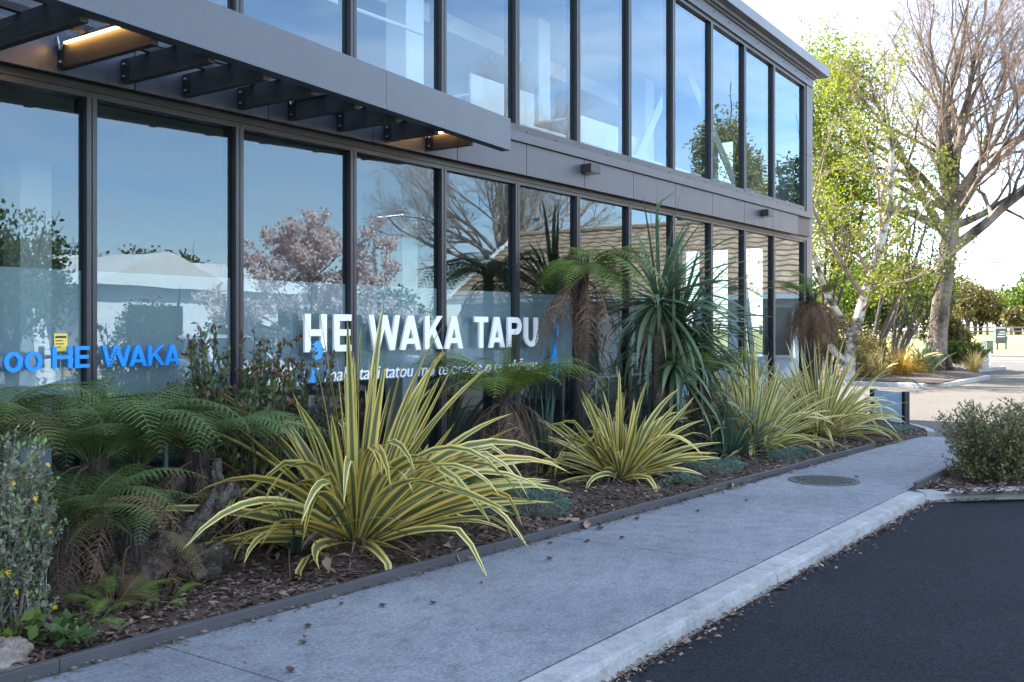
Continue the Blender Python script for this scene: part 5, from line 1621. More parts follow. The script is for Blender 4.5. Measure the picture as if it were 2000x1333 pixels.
def by_edging(rr, n):
    x = -1 + rr.uniform(0, 1, n) ** .8 * 13
    y = np.array([ye(v) for v in x]) - .022 - np.abs(rr.exponential(.022, n))
    return np.stack([x, y], 1)
chips('path_debris', 'bark crumbs gathered at the foot of the timber edging', 1500, by_edging, lambda x, y: .001, .022, .26, 'chips', .35, 6)


def on_path(rr, n):
    x = rr.uniform(1, 14, n); y = 2.5 + (ye(6) - 2.55) * rr.uniform(0, 1, n) ** .6
    return np.stack([x, y], 1)
chips('path_debris', 'tiny dark specks of bark scattered on the footpath', 160, on_path, lambda x, y: 0.0, .013, .3, 'chips', .3, 7)

# single fallen leaves and bark bits on the footpath
rr = random.Random(77)
leaf_spots = [(3.50, 3.78, .05), (3.30, 3.60, .045), (4.0, 3.74, .05), (4.2, 3.55, .04), (3.9, 3.95, .035), (5.45, 3.62, .05), (6.5, 3.86, .06), (7.0, 3.82, .055), (6.3, 3.56, .05), (6.05, 3.70, .05), (5.85, 3.88, .045), (4.7, 3.6, .03), (7.6, 3.58, .05), (8.3, 3.45, .04), (10.3, 3.1, .05), (3.0, 3.35, .05)]
for (x, y, s) in leaf_spots:
    n = 7; P = []
    V, F = [], []
    for i in range(n + 1):
        t = i / n; w = s * .38 * math.sin(math.pi * min(1, .08 + .92 * t)) ** .7
        zz = .004 + s * .25 * (2 * t - 1) ** 2 * rr.uniform(.6, 1.2)
        V += [((t - .5) * s, -w, zz + w * .5), ((t - .5) * s, 0, zz), ((t - .5) * s, w, zz + w * .5)]
    F = [(i * 3 + q, i * 3 + q + 1, i * 3 + q + 4, i * 3 + q + 3) for i in range(n) for q in range(2)]
    o = add_obj('fallen_leaf', fast_mesh('fallen_leaf', np.array(V), np.array(F), True), 'fruit_dark', None, (x, y, .001), (0, 0, rr.uniform(0, 6)))
    tag(o, 'small curled dark brown dry leaf lying on the pale footpath', 'leaf', 'dry leaves lying on the footpath')
for (x, y, s, a, lb) in ((5.05, 4.07, .11, .4, 'tan dry leaf propped against the edging beside the large flax tip'), (6.45, 3.97, .12, .2, 'tan dry leaf leaning on the edging below the near groundcover mat'), (8.9, 3.86, .09, .3, 'tan dry leaf leaning on the edging before the second mat')):
    V = []; n = 8
    for i in range(n + 1):
        t = i / n; w = s * .3 * math.sin(math.pi * min(1, .06 + .94 * t)) ** .6
        V += [((t - .5) * s, -.03, 0.004 + .03 - w * .8), ((t - .5) * s, -.024 + .02 * t, .034), ((t - .5) * s, -.02, .034 + w * .8)]
    F = [(i * 3 + q, i * 3 + q + 1, i * 3 + q + 4, i * 3 + q + 3) for i in range(n) for q in range(2)]
    o = add_obj('fallen_leaf', fast_mesh('fallen_leaf', np.array(V), np.array(F), True), 'litter', None, (x, y, .004), (0, 0, a - .045))
    tag(o, lb, 'leaf')

# low sign seen from behind
sg = thing('low_sign', 'low blue grey sign panel between two black posts at the driveway', 'sign', (16.03, 4.33, 0.0))
pA, pB = np.array([16.25 - 16.03, 4.63 - 4.33]), np.array([15.82 - 16.03, 4.03 - 4.33])
ang = math.atan2(*(pA - pB)[::-1])
for p in (pA, pB):
    m = MB(); m.box(-.035, .035, -.045, .045, -.05, .56); m.build('post', 'black_metal', sg, (p[0], p[1], 0), (0, 0, ang), bevel=.004)
Ls = np.linalg.norm(pA - pB)
m = MB(); m.box(-Ls / 2 + .037, Ls / 2 - .037, -.012, .012, .10, .545); m.build('panel', 'sign_back', sg, (0, 0, 0), (0, 0, ang))

# ------------------------------------------------------------------ trees


def grow_tree(seed, trunk_pts, trunk_r, spec, limbs=None):
    """recursive branching. spec[level] = dict(n, angle, ratio, segs, trop, jit, start); returns [(pts, radii, level)]"""
    rr = np.random.default_rng(seed)
    out = []

    def line(p, d, L, segs, trop, jit):
        pts = [p]; d = unit(d)
        for i in range(segs):
            d = unit(d + rr.normal(0, jit, 3) + np.array([0, 0, trop]))
            p = p + d * L / segs
            pts.append(p)
        return np.array(pts)

    def rec(pts, rad, level, L):
        out.append((pts, rad, level))
        if level + 1 >= len(spec): return
        s = spec[level + 1]
        n = s['n'] if isinstance(s['n'], int) else int(rr.integers(s['n'][0], s['n'][1] + 1))
        m = len(pts) - 1
        az0 = rr.uniform(0, 6.28)
        for i in range(n):
            t = s['start'] + (1 - s['start']) * (i + rr.uniform(.1, .9)) / n
            k = min(m - 1, int(t * m)); f = t * m - k
            p = pts[k] * (1 - f) + pts[k + 1] * f
            d = unit(pts[k + 1] - pts[k])
            a = az0 + i * 2.4 + rr.uniform(-.5, .5)
            u = unit(np.cross(d, [0.31, .77, .55])); v = np.cross(d, u)
            ang = R(s['angle']) * rr.uniform(.65, 1.25) * (1.1 - .35 * t)
            nd = d * math.cos(ang) + (u * math.cos(a) + v * math.sin(a)) * math.sin(ang)
            nd = nd + np.array(s.get('pull', (0, 0, 0)))
            r0 = rad[k] * (1 - f) + rad[k + 1] * f
            nl = L * s['ratio'] * rr.uniform(.7, 1.15) * (1.15 - .5 * t)
            np_ = line(p, nd, nl, s['segs'], s['trop'], s['jit'])
            r1 = min(r0 * .8, max(s['rmin'], r0 * s['rr'] * rr.uniform(.8, 1.1)))
            rec(np_, np.linspace(r1, r1 * s.get('taper', .3), len(np_)), level + 1, nl)
    T = np.array(trunk_pts, float)
    L0 = np.linalg.norm(np.diff(T, axis=0), axis=1).sum()
    rec(T, np.array(trunk_r, float), 0, L0)
    if limbs:
        for (p, d, L, r) in limbs:
            pts = line(np.array(p, float), np.array(d, float), L, 9, .04, .09)
            rec(pts, np.linspace(r, r * .22, len(pts)), 1, L)
    return out


def side_count(r):
    return 12 if r > .12 else 8 if r > .05 else 5 if r > .018 else 3


def put_wood(t, br, split=2, bark='grey_bark', twig='twig_bark', trunk_name='trunk'):
    big = [(p, r) for p, r, l in br if l < 1 or (bark == 'birch_bark' and l == 1 and r[0] > .10)]
    mid = [(p, r) for p, r, l in br if 1 <= l < split and not (bark == 'birch_bark' and l == 1 and r[0] > .10)]
    thin = [(p, r) for p, r, l in br if l >= split]
    add_obj(trunk_name, tubes_mesh('trunk', big, side_count), bark, t)
    if mid: add_obj('limbs', tubes_mesh('limbs', mid, side_count), twig if bark == 'birch_bark' else bark, t)
    if thin: add_obj('twigs', tubes_mesh('twigs', thin, side_count), twig, t)


def put_leaves(t, br, levels, per, size, asp, mat, seed, spread, name='crown', keep=None, droop=0.0, nmax=None):
    rr = np.random.default_rng(seed)
    P = []
    for p, r, l in br:
        if l in levels:
            m = len(p) - 1
            cen = rr.uniform(.15, 1.0, max(1, per // 7)); tq = np.clip(cen[rr.integers(0, len(cen), per)] + rr.normal(0, .03, per), .02, .999) * m
            k = np.minimum(m - 1, tq.astype(int)); f = (tq - k)[:, None]
            P.append(p[k] * (1 - f) + p[k + 1] * f)
    P = np.concatenate(P)
    P = P + rr.normal(0, spread, P.shape)
    if keep is not None: P = P[keep(P, rr)]
    if nmax and len(P) > nmax: P = P[rr.permutation(len(P))[:nmax]]
    n = len(P)
    L = size * rr.uniform(.6, 1.25, n)
    D = rr.normal(0, .7, (n, 3)) - np.array([0, 0, droop])
    V, F = leaf_quads(P, D, rr.normal(0, 1, (n, 3)) + np.array([0, 0, .4]), L, L * asp, .1)
    return add_obj(name, fast_mesh(name, V, F), mat, t)


# the big leafless tree on the island
bt = thing('bare_tree', 'tall leafless spreading tree with grey rutted trunk on the island', 'tree', (37.0, 8.45, 0.05))
S = [dict(),
     dict(n=12, angle=50, ratio=.95, segs=9, trop=.05, jit=.10, start=.55, rr=.50, rmin=.03, taper=.22),
     dict(n=(8, 10), angle=40, ratio=.52, segs=6, trop=.05, jit=.12, start=.22, rr=.52, rmin=.015, taper=.3),
     dict(n=(7, 9), angle=40, ratio=.50, segs=4, trop=.04, jit=.13, start=.2, rr=.50, rmin=.008, taper=.4),
     dict(n=(7, 9), angle=36, ratio=.55, segs=3, trop=.03, jit=.13, start=.15, rr=.6, rmin=.0055, taper=.6),
     dict(n=(3, 4), angle=34, ratio=.6, segs=2, trop=.02, jit=.12, start=.2, rr=.7, rmin=.0042, taper=.7)]
tp = [(0, 0, -.1), (0, 0, .35), (.06, -.08, 1.3), (.14, -.20, 2.6), (.26, -.34, 4.0), (.38, -.48, 5.2), (.36, -.42, 6.2), (.4, -.4, 7.2), (.36, -.36, 8.6), (.4, -.36, 10.0)]
trd = [.54, .40, .33, .30, .295, .275, .20, .15, .10, .05]
# image right is roughly (+.58, -.81), image left the opposite
bbr = grow_tree(6, tp, trd, S, [((0.34, -.43, 4.2), (.50, -.66, .62), 7.0, .20), ((0.36, -.43, 5.0), (.58, -.72, .30), 6.6, .15), ((0.34, -.43, 4.8), (-.58, .72, .55), 7.0, .16), ((0.34, -.43, 4.5), (-.50, .55, .95), 7.2, .17), ((0.38, -.43, 5.3), (.3, -.55, 1.0), 7.4, .17), ((0.38, -.43, 5.5), (-.25, .3, 1.1), 7.6, .18),
                                ((0.38, -.43, 5.1), (-.6, -.5, .8), 6.0, .13), ((0.38, -.43, 5.2), (.6, .5, .8), 6.0, .13), ((0.38, -.43, 5.6), (-.6, .8, .35), 6.4, .12), ((0.38, -.43, 5.9), (.5, -.6, .7), 6.8, .14), ((0.38, -.43, 5.8), (.1, -.15, 1.3), 7.2, .16)])
put_wood(bt, bbr, 3)
# low dark scar and root flare lumps
for k in range(7):
    a = k * .9 + .2
    gnarl([(.26 * math.cos(a), .26 * math.sin(a), .75), (.40 * math.cos(a), .40 * math.sin(a), .22), (.70 * math.cos(a), .70 * math.sin(a), -.06)], [.12, .15, .07], k).build('root', 'grey_bark', bt, smooth=True)

# birch by the building corner
bi = thing('birch_tree', 'pale barked birch with fresh yellow green leaves beside the building corner', 'tree', (29.3, 9.1, 0.05))
SB = [dict(),
      dict(n=13, angle=48, ratio=.46, segs=7, trop=.05, jit=.10, start=.28, rr=.42, rmin=.02, taper=.25),
      dict(n=(7, 9), angle=46, ratio=.50, segs=5, trop=-.03, jit=.13, start=.15, rr=.45, rmin=.009, taper=.35),
      dict(n=(5, 7), angle=42, ratio=.55, segs=3, trop=-.12, jit=.14, start=.15, rr=.5, rmin=.005, taper=.5)]
br1 = grow_tree(3, [(0, 0, -.1), (.08, -.1, 1.0), (.28, -.36, 2.2), (.55, -.72, 3.6), (.75, -1.0, 5.0), (.8, -1.05, 6.6), (.7, -.9, 8.2)], [.20, .17, .15, .13, .10, .07, .03], SB,
                [((.0, 0, .4), (-.45, .62, .95), 6.5, .12), ((.1, -.12, 1.1), (-.25, .38, 1.2), 6.8, .11), ((.3, -.4, 2.4), (-.5, .62, 1.0), 5.5, .08)])
put_wood(bi, br1, 2, 'birch_bark')
put_leaves(bi, br1, (2, 3), 26, .095, .36, 'birch_leaf', 4, .10, keep=lambda P, rr: (rr.uniform(0, 1, len(P)) < np.clip(.15 + .85 * (np.sin(P[:, 0] * 1.9 + P[:, 2] * 1.1) * np.sin(P[:, 1] * 2.1 + P[:, 2] * 1.6) + .42), .06, 1) * np.clip(1.2 - .75 * np.maximum(0, .58 * P[:, 0] - .81 * P[:, 1]), .10, 1)), droop=.4, nmax=46000)
# multi-stemmed young trees beside it
for (x, y, h, lb, sd, mt, nl) in ((31.8, 8.9, 6.2, 'slender multi stemmed tree with sparse fresh leaves behind the birch', 1, 'birch_leaf', 4000), (34.2, 8.94, 4.6, 'leaning dark stemmed young tree between birch and big tree', 2, 'bright_leaf', 900), (33.0, 10.9, 9.4, 'bushy yellow green tree seen just past the building corner', 3, 'birch_leaf', 34000)):
    t = thing('young_tree', lb, 'tree', (x, y, 0.0))
    b = []
    for k in range(4):
        a = k * 1.7 + sd
        dx, dy = .55 * math.cos(a), .55 * math.sin(a)
        b += grow_tree(10 * sd + k, [(dx * .1, dy * .1, -.1), (dx * .35, dy * .35, h * .2), (dx * .8 + .3, dy * .8 - .35, h * .45), (dx * 1.3 + .5, dy * 1.3 - .6, h * .72), (dx * 1.6 + .6, dy * 1.6 - .7, h)], [.075, .065, .05, .035, .012], [dict(), dict(n=7, angle=42, ratio=.34, segs=5, trop=.05, jit=.12, start=.3, rr=.4, rmin=.012, taper=.3), dict(n=(4, 6), angle=42, ratio=.55, segs=3, trop=0, jit=.14, start=.2, rr=.5, rmin=.006, taper=.5)])
    put_wood(t, b, 1, 'dark_stem', 'dark_stem')
    put_leaves(t, b, (1, 2), 260 if sd == 3 else 40, .115, .38, mt, 70 + sd, .30 if sd == 3 else .16, nmax=nl, keep=None if sd < 3 else (lambda P, rr: rr.uniform(0, 1, len(P)) < np.clip(1.2 - .8 * np.maximum(0, .58 * P[:, 0] - .81 * P[:, 1] - .3), .05, 1) * np.clip(.3 + np.sin(P[:, 0] * 2.2 + P[:, 2] * 1.3) * np.sin(P[:, 1] * 2.4 - P[:, 2] * 1.7 + 1) + .35, .1, 1)))


def leaf_ball(t, centre, rad, n, size, mat, seed, name='crown', lumps=9, asp=.36):
    """crown from overlapping clumps with gaps between them"""
    rr = np.random.default_rng(seed)
    rad = np.array(rad, float)
    cs = unit(rr.normal(0, 1, (lumps, 3))) * rr.uniform(.35, .8, (lumps, 1)) * rad
    cs[:, 2] = np.abs(cs[:, 2]) * .9 - .1 * rad[2]
    k = rr.integers(0, lumps, n)
    d = unit(rr.normal(0, 1, (n, 3)))
    P = cs[k] + d * (rad.mean() * rr.uniform(.28, .5, lumps))[k][:, None] * (rr.uniform(0.3, 1, n) ** .5)[:, None] + rr.normal(0, .03, (n, 3)) * rad
    P = P + np.array(centre)
    L = size * rr.uniform(.6, 1.3, n)
    V, F = leaf_quads(P, d + rr.normal(0, .7, (n, 3)), rr.normal(0, 1, (n, 3)) + d * .8, L, L * asp, .1)
    return add_obj(name, fast_mesh(name, V, F), mat, t)


def round_tree(name, label, loc, h, r, n, size, mat, seed, group=None, trunk=.12, lumps=10, low=.2, cat='tree', bark='dark_stem'):
    t = thing(name, label, cat, loc, group)
    b = []
    for k in range(3):
        a = seed + k * 2.1
        b += grow_tree(seed * 7 + k, [(0, 0, -.1), (.1 * math.cos(a), .1 * math.sin(a), h * .25), (.3 * r * math.cos(a), .3 * r * math.sin(a), h * .55), (.5 * r * math.cos(a), .5 * r * math.sin(a), h * .85)], [trunk, trunk * .8, trunk * .5, trunk * .15], [dict(), dict(n=7, angle=50, ratio=.4, segs=4, trop=.02, jit=.15, start=.25, rr=.5, rmin=.01, taper=.3)])
    put_wood(t, b, 2, bark)
    leaf_ball(t, (0, 0, h * (low + 1) / 2), (r, r, h * (1 - low) / 2), n, size, mat, seed, lumps=lumps)
    return t


# planting on and behind the island
G_IS = 'bushes on the island behind the birch'
round_tree('island_bush', 'yellow green bush behind the slender stems on the island', (39.5, 10.4, .05), 4.9, 2.2, 12000, .12, 'bright_leaf', 1, G_IS, .06, 14, .05, 'bush')
round_tree('island_bush', 'bronze leaved bush left of the big bare trunk', (40.6, 10.3, .05), 4.3, 2.0, 13000, .12, 'bronze_leaf', 2, G_IS, .06, 14, .05, 'bush')
round_tree('island_bush', 'bronze leaved bush directly behind the big bare trunk', (42.6, 9.3, .05), 2.2, 1.0, 6000, .12, 'bronze_leaf', 3, G_IS, .06, 12, .05, 'bush')
round_tree('island_bush', 'dark low bush beneath the birch trunk', (30.4, 9.9, .05), 1.4, 1.0, 4500, .07, 'deep_leaf', 4, G_IS, .04, 10, .02, 'bush')
round_tree('island_bush', 'brownish low bush beside the birch trunk', (31.7, 9.5, .05), 1.5, 1.1, 4500, .07, 'bronze_leaf', 5, G_IS, .04, 10, .02, 'bush')
round_tree('island_bush', 'tall yellow green bush beyond the birch trunk', (37.6, 11.0, .05), 4.3, 2.2, 11000, .12, 'bright_leaf', 6, G_IS, .06, 12, .05, 'bush')
round_tree('island_bush', 'pale bush at the corner of the building past the small tree fern', (29.5, 10.0, .05), 2.4, 1.3, 5500, .08, 'bronze_leaf', 7, G_IS, .05, 12, .03, 'bush')
make_shrub('clipped_bush', 'low bright green clipped bush right of the big trunk', 'bush', (41.0, 8.3, .02), .95, 1.05, 300, 26, .07, .35, 'bright_leaf', 'dark_stem', 41, None, inner=.8, zlo=.3, jit=.8)
make_flax('distant sunlit striped flax at the foot of the young stems', (35.2, 9.2, .08), 46, 1.7, 1.3, .09, 'flax_leaf_pale', 71, 'distant flax on the island', spread=.3, dead=0, elr=(86, 30), bend=(6, 70))
make_flax('dark green distant flax left of the big trunk', (36.0, 8.5, .08), 40, 1.3, 1.1, .08, 'cordyline_leaf', 72, 'distant flax on the island', spread=.3, dead=0, elr=(80, 22), bend=(10, 70))
make_flax('green distant flax in front of the orange tussock', (31.2, 8.75, .08), 30, 1.15, .9, .06, 'flax_leaf_pale', 73, 'distant flax on the island', spread=.15, dead=0, elr=(88, 45), bend=(6, 60))
make_grass('grass_tussock', 'orange sunlit grass tussock on the island', 'tussock', (32.2, 8.3, .08), 420, .95, 'orange_grass', 1, 'grass tussocks on the island', .012, (85, 25), (30, 120), .12)
make_grass('grass_tussock', 'brown grey grass tussock behind the orange one', 'tussock', (33.0, 9.1, .08), 420, 1.1, 'tan_grass', 2, 'grass tussocks on the island', .012, (88, 25), (20, 100), .15)
make_grass('grass_tussock', 'olive tussock between the orange one and the big trunk', 'tussock', (33.6, 8.15, .08), 360, .9, 'bronze_leaf', 3, 'grass tussocks on the island', .014, (85, 25), (20, 100), .15)
make_grass('grass_tussock', 'tan tussock right of the big trunk foot', 'tussock', (36.7, 7.15, .08), 320, .8, 'tan_grass', 4, 'grass tussocks on the island', .012, (88, 35), (20, 90), .1)
make_grass('grass_tussock', 'pale tussock at the left end of the island', 'tussock', (30.6, 8.95, .08), 360, 1.0, 'tan_grass', 5, 'grass tussocks on the island', .012, (88, 30), (20, 90), .15)
wb = thing('utility_box', 'small white box behind the low green bush by the street', 'utility box', (42.6, 8.0, -.05))
m = MB(); m.box(-.2, .2, -.3, .3, 0, .75); m.build('cabinet', 'white_paint', wb, bevel=.01)
m = MB(); m.box(-.22, .22, -.32, .32, .75, .80); m.build('lid', 'white_paint', wb)


# across the street: sign, cabinet, lamp post, fence, trees
def at(t, d):       # world x, y on the line of sight with tangent t at depth d
    return d * (math.cos(VIEW) + t * math.sin(VIEW)), d * (math.sin(VIEW) - t * math.cos(VIEW))


def bank_z(x, y):
    t = min(1, max(0, (x - 66) / 26))
    return -0.06 + 1.05 * t * t * (3 - 2 * t)


x, y = at(.487, 67)
sg = thing('park_sign', 'dark brown park sign with white lettering across the street', 'sign', (x, y, bank_z(x, y)), rz=VIEW - R(90) + R(8))
m = MB(); m.box(-.48, .48, -.03, .03, .42, 1.58); m.build('board', 'dark_sign', sg)
for px in (-.20, .42):
    m = MB(); m.box(px - .05, px + .05, .031, .12, -.2, .9); m.build('post', 'dark_sign', sg)
for k, (a, b, z) in enumerate(((-.42, .36, 1.42), (-.1, .28, 1.16), (-.2, .28, 1.0), (-.28, .28, .84))):
    m = MB(); q = a
    while q < b:
        w = random.uniform(.05, .12); m.box(q, min(q + w, b), -.034, -.031, z, z + .065); q += w + .025
    m.build('lettering_line', 'white_letter', sg)
m = MB(); m.prism([(.34, 1.14), (.38, 1.14), (.45, 1.0), (.38, .86), (.34, .86), (.41, 1.0)], 'y', -.034, -.031); m.build('arrow', 'white_letter', sg)
m = MB(); m.box(-.47, -.40, -.035, -.031, .44, 1.56); m.build('edge_strip', 'sign_back', sg)
m = MB(); m.prism([(.36, .42), (.48, .42), (.48, .82)], 'y', -.036, -.031); m.build('corner_mark', 'teal_sign', sg)
x, y = at(.474, 63.5)
cb = thing('street_cabinet', 'grey green utility cabinet in front of the park sign', 'cabinet', (x, y, bank_z(x, y)), rz=VIEW - R(90) + R(14))
m = MB(); m.box(-.24, .24, -.22, .22, -.1, .76); m.build('body', 'box_green', cb, bevel=.015)
m = MB(); m.box(-.26, .26, -.24, .24, .765, .82); m.build('lid', 'box_green', cb)
m = MB(); m.box(-.2, .2, -.232, -.222, .06, .70); m.build('door', 'box_green', cb)
x, y = at(.4735, 112)
lp = thing('lamp_post', 'tall twin headed lamp post rising behind the far fence', 'lamp post', (x, y, .9), rz=VIEW - R(90))
m = MB(); m.tube([(0, 0, 0), (0, 0, 4.4)], [.13, .09], 8); m.build('pole', 'grey_stem', lp)
for s in (-1, 1):
    m = MB(); m.tube([(0, 0, 4.3), (s * .25, 0, 4.45), (s * .5, 0, 4.4)], .05, 6); m.build('arm', 'black_metal', lp)
    m = MB(); m.box(s * .55 - .22, s * .55 + .22, -.14, .14, 4.28, 4.42); m.build('lamp_head', 'black_metal', lp)
fn = thing('park_fence', 'low weathered timber rail fence along the far grass', 'fence', (*at(.45, 92), .95))
fx, fy_ = at(.45, 92)
for k in range(-14, 20):
    d = np.array([-.35, .94]); p = d * (k * 2.0)
    m = MB(); m.box(-.11, .11, -.11, .11, -.2, .85 + .1 * (k % 3 == 0)); m.build('post', 'fence_wood', fn, (p[0], p[1], 0))
    for z in (.32, .68):
        m = MB(); m.box(-1.0, 1.0, -.05, .05, z, z + .13); m.build('rail', 'fence_wood', fn, (p[0] + d[0] * 1.0, p[1] + d[1] * 1.0, 0), (0, 0, math.atan2(d[1], d[0])))
G_FT = 'trees beyond the far fence'
for k, (px, d, h, r, mt, lb) in enumerate((
        (1890, 100, 6.2, 3.0, 'bronze_leaf', 'bronze leaved tree beyond the fence, just right of the big trunk'),
        (1905, 112, 5.6, 2.6, 'red_leaf', 'reddish tree beyond the fence left of the lamp post'),
        (1915, 104, 5.2, 2.6, 'bronze_leaf', 'olive brown tree beyond the fence left of the lamp post'),
        (1950, 108, 5.2, 2.8, 'bright_leaf', 'light green tree beyond the fence behind the park sign'),
        (1975, 118, 5.0, 2.8, 'deep_leaf', 'dark green tree beyond the fence right of the park sign'),
        (1992, 103, 6.3, 2.8, 'bright_leaf', 'tall light green tree at the picture edge beyond the fence'),
        (1985, 95, 3.2, 1.6, 'bronze_leaf', 'small bronze bush beyond the fence at the picture edge'),
        (1962, 126, 5.4, 3.4, 'red_leaf', 'orange red tree far beyond the park sign'),
        (1872, 115, 7.6, 3.4, 'bronze_leaf', 'brown leaved tree behind the big trunk beyond the street'),
        (2030, 100, 8.0, 3.6, 'bright_leaf', 'large green tree beyond the picture edge'),
        (1780, 92, 7.4, 3.6, 'bronze_leaf', 'brown green tree behind the young stems beyond the street'),
        (1830, 104, 7.0, 3.6, 'bright_leaf', 'green tree beyond the street left of the big trunk'),
        (1720, 88, 6.6, 3.6, 'deep_leaf', 'dark tree beyond the street behind the birch'),
        (1660, 84, 6.2, 3.6, 'bronze_leaf', 'brown tree beyond the street beside the building corner'))):
    x, y = at((px - 1000) / 1960, d)
    round_tree('far_tree', lb, (x, y, .6), h, r, 3600, .30, mt, 200 + k, G_FT, .18, 12, .08)
# overhead wire
pw = thing('power_line', 'thin dark overhead wire crossing the pale sky', 'cable', (46.5, 22, 5.0))
w0 = np.array(at(.30, 62)); w1 = np.array(at(.62, 62))
pts = [np.array([*(w0 * (1 - q) + w1 * q), 5.35 + .5 * q + 0.5 * (q - .5) ** 2]) - np.array([46.5, 22, 5.0]) for q in np.linspace(0, 1, 14)]
m = MB(); m.tube(pts, .035, 4); m.build('wire', 'black_metal', pw)
m = MB(); m.tube([p - np.array([0, 0, .0]) + np.array([0, 0, -.9]) for p in pts], .012, 4); m.build('wire', 'black_metal', pw)

# ------------------------------------------------------------------ across the car park (what the glass mirrors)
h1 = thing('house', 'low pale weatherboard house with light metal roof across the car park', 'house', (20, -15, ASPH))
X0, X1, Y0, Y1 = 15.0, 29.0, -24.0, -15.0
m = MB()
for k in range(14):
    m.box(X0, X1, Y1 - .02 - .012 * (k % 2 == 9), Y1 + .01, ASPH + .2 * k, ASPH + .2 * k + .19)
m.build('weatherboards', 'cream_wall', h1, wp=True)
m = MB(); m.box(X0 + .01, X1 - .01, Y0, Y1 - .03, ASPH, 2.72); m.build('walls', 'cream_wall', h1, wp=True)
m = MB(); m.add([(X0 - .6, Y1 + .6, 2.72), (X1 + .6, Y1 + .6, 2.72), (X1 + .6, Y0 - .6, 2.72), (X0 - .6, Y0 - .6, 2.72), (X0 + 2, (Y0 + Y1) / 2, 4.0), (X1 - 2, (Y0 + Y1) / 2, 4.0)], [(0, 1, 5, 4), (1, 2, 5), (2, 3, 4, 5), (3, 0, 4), (0, 3, 2, 1)])
rf = m.build('roof', 'light_roof', h1, wp=True)
m = MB(); m.add([(15.2, Y1 + 2.2, 2.72), (20.2, Y1 + 2.2, 2.72), (17.7, Y1 + 2.2, 3.75), (15.2, Y1 - 4, 2.72), (20.2, Y1 - 4, 2.72), (17.7, Y1 - 4, 3.75)], [(0, 1, 2), (3, 5, 4), (0, 2, 5, 3), (1, 4, 5, 2), (0, 3, 4, 1)])
m.build('gable_roof', 'light_roof', h1, wp=True)
m = MB(); m.box(15.6, 19.8, Y1 + .02, Y1 + 1.8, ASPH, 2.71); m.build('gable_bay', 'cream_wall', h1, wp=True)
for (a, b, z0, z1, yy) in ((16.6, 18.4, .8, 2.2, Y1 + 1.81), (21.4, 22.4, .9, 2.2, Y1 + .02), (23.6, 25.8, .2, 2.3, Y1 + .02), (27.0, 28.4, .9, 2.2, Y1 + .02)):
    m = MB(); m.box(a - .08, b + .08, yy, yy + .04, z0 - .08, z1 + .08); w_ = m.build('window', 'white_paint', h1, wp=True)
    m = MB(); m.box(a, (a + b) / 2 - .03, yy + .041, yy + .05, z0, z1); m.box((a + b) / 2 + .03, b, yy + .041, yy + .05, z0, z1); m.build('glazing', 'dark_window', w_)
m = MB(); m.box(20.4, 29.0, Y1 + .1, Y1 + 2.0, .35, .5); m.box(20.4, 29.0, Y1 + 1.9, Y1 + 2.0, ASPH, .35); m.build('deck', 'white_paint', h1, wp=True)
m = MB(); m.box(20.4, 29.0, Y1 + 1.92, Y1 + 1.98, 1.42, 1.50); m.build('handrail', 'black_metal', h1, wp=True)
for k in range(58):
    m = MB(); xx = 20.45 + .147 * k; m.box(xx, xx + .025, Y1 + 1.93, Y1 + 1.97, .5, 1.42); m.build('baluster', 'black_metal', h1, wp=True)

h2 = thing('house', 'brown tiled roof house standing end on to the car park', 'house', (30, -4, ASPH))
RX, RZ, EX, EZ = 30.4, 4.95, 26.3, 2.45
YA, YBb = -9.4, 3.4
m = MB()
nC = 15
for side in (-1, 1):
    for k in range(nC):
        t0, t1 = k / nC, (k + 1) / nC
        xa = RX + side * (EX - RX) * -1 * 0 + side * (RX - EX) * (1 - t0); xb = RX + side * (RX - EX) * (1 - t1)
        za, zb = EZ + (RZ - EZ) * t0, EZ + (RZ - EZ) * t1
        nY = 44
        vs = []
        for q in range(nY + 1):
            yy = YA + (YBb - YA) * q / nY
            wv = .022 * math.sin(q * 2 * math.pi / 2.0 + .7) + .02 * math.sin(q * math.pi)
            wv = .02 * (1 if q % 2 else -1)
            vs += [(xa, yy, za + .06 + wv), (xb, yy, zb + .015 + wv), (xa, yy, za + .0 + wv)]
        fs = []
        for q in range(nY):
            a = q * 3
            fs += [(a, a + 1, a + 4, a + 3), (a + 2, a, a + 3, a + 5)]
        m.add(vs, fs)
m.build('roof', 'tile_roof', h2, wp=True)
m = MB(); m.tube([(RX, YA - .05, RZ + .05), (RX, YBb, RZ + .05)], .11, 8); m.build('ridge', 'tile_roof', h2, wp=True)
for side in (-1, 1):
    m = MB(); xe = RX + side * (RX - EX)
    m.add([(xe, YA - .06, EZ - .14), (xe, YA - .02, EZ - .14), (RX, YA - .02, RZ - .12), (RX, YA - .06, RZ - .12), (xe, YA - .06, EZ + .12), (xe, YA - .02, EZ + .12), (RX, YA - .02, RZ + .14), (RX, YA - .06, RZ + .14)], [(0, 3, 2, 1), (4, 5, 6, 7), (0, 1, 5, 4), (1, 2, 6, 5), (2, 3, 7, 6), (3, 0, 4, 7)])
    m.build('bargeboard', 'white_paint', h2, wp=True)
m = MB(); m.box(EX - .12, EX - .01, YA, YBb, EZ - .12, EZ + .01); m.build('gutter', 'white_paint', h2, wp=True)
m = MB(); m.prism([(26.8, ASPH), (34.0, ASPH), (34.0, EZ + .05), (RX, RZ - .08), (26.8, EZ + .05)], 'y', YA + .25, YBb - .25); m.build('walls', 'cream_wall', h2, wp=True)
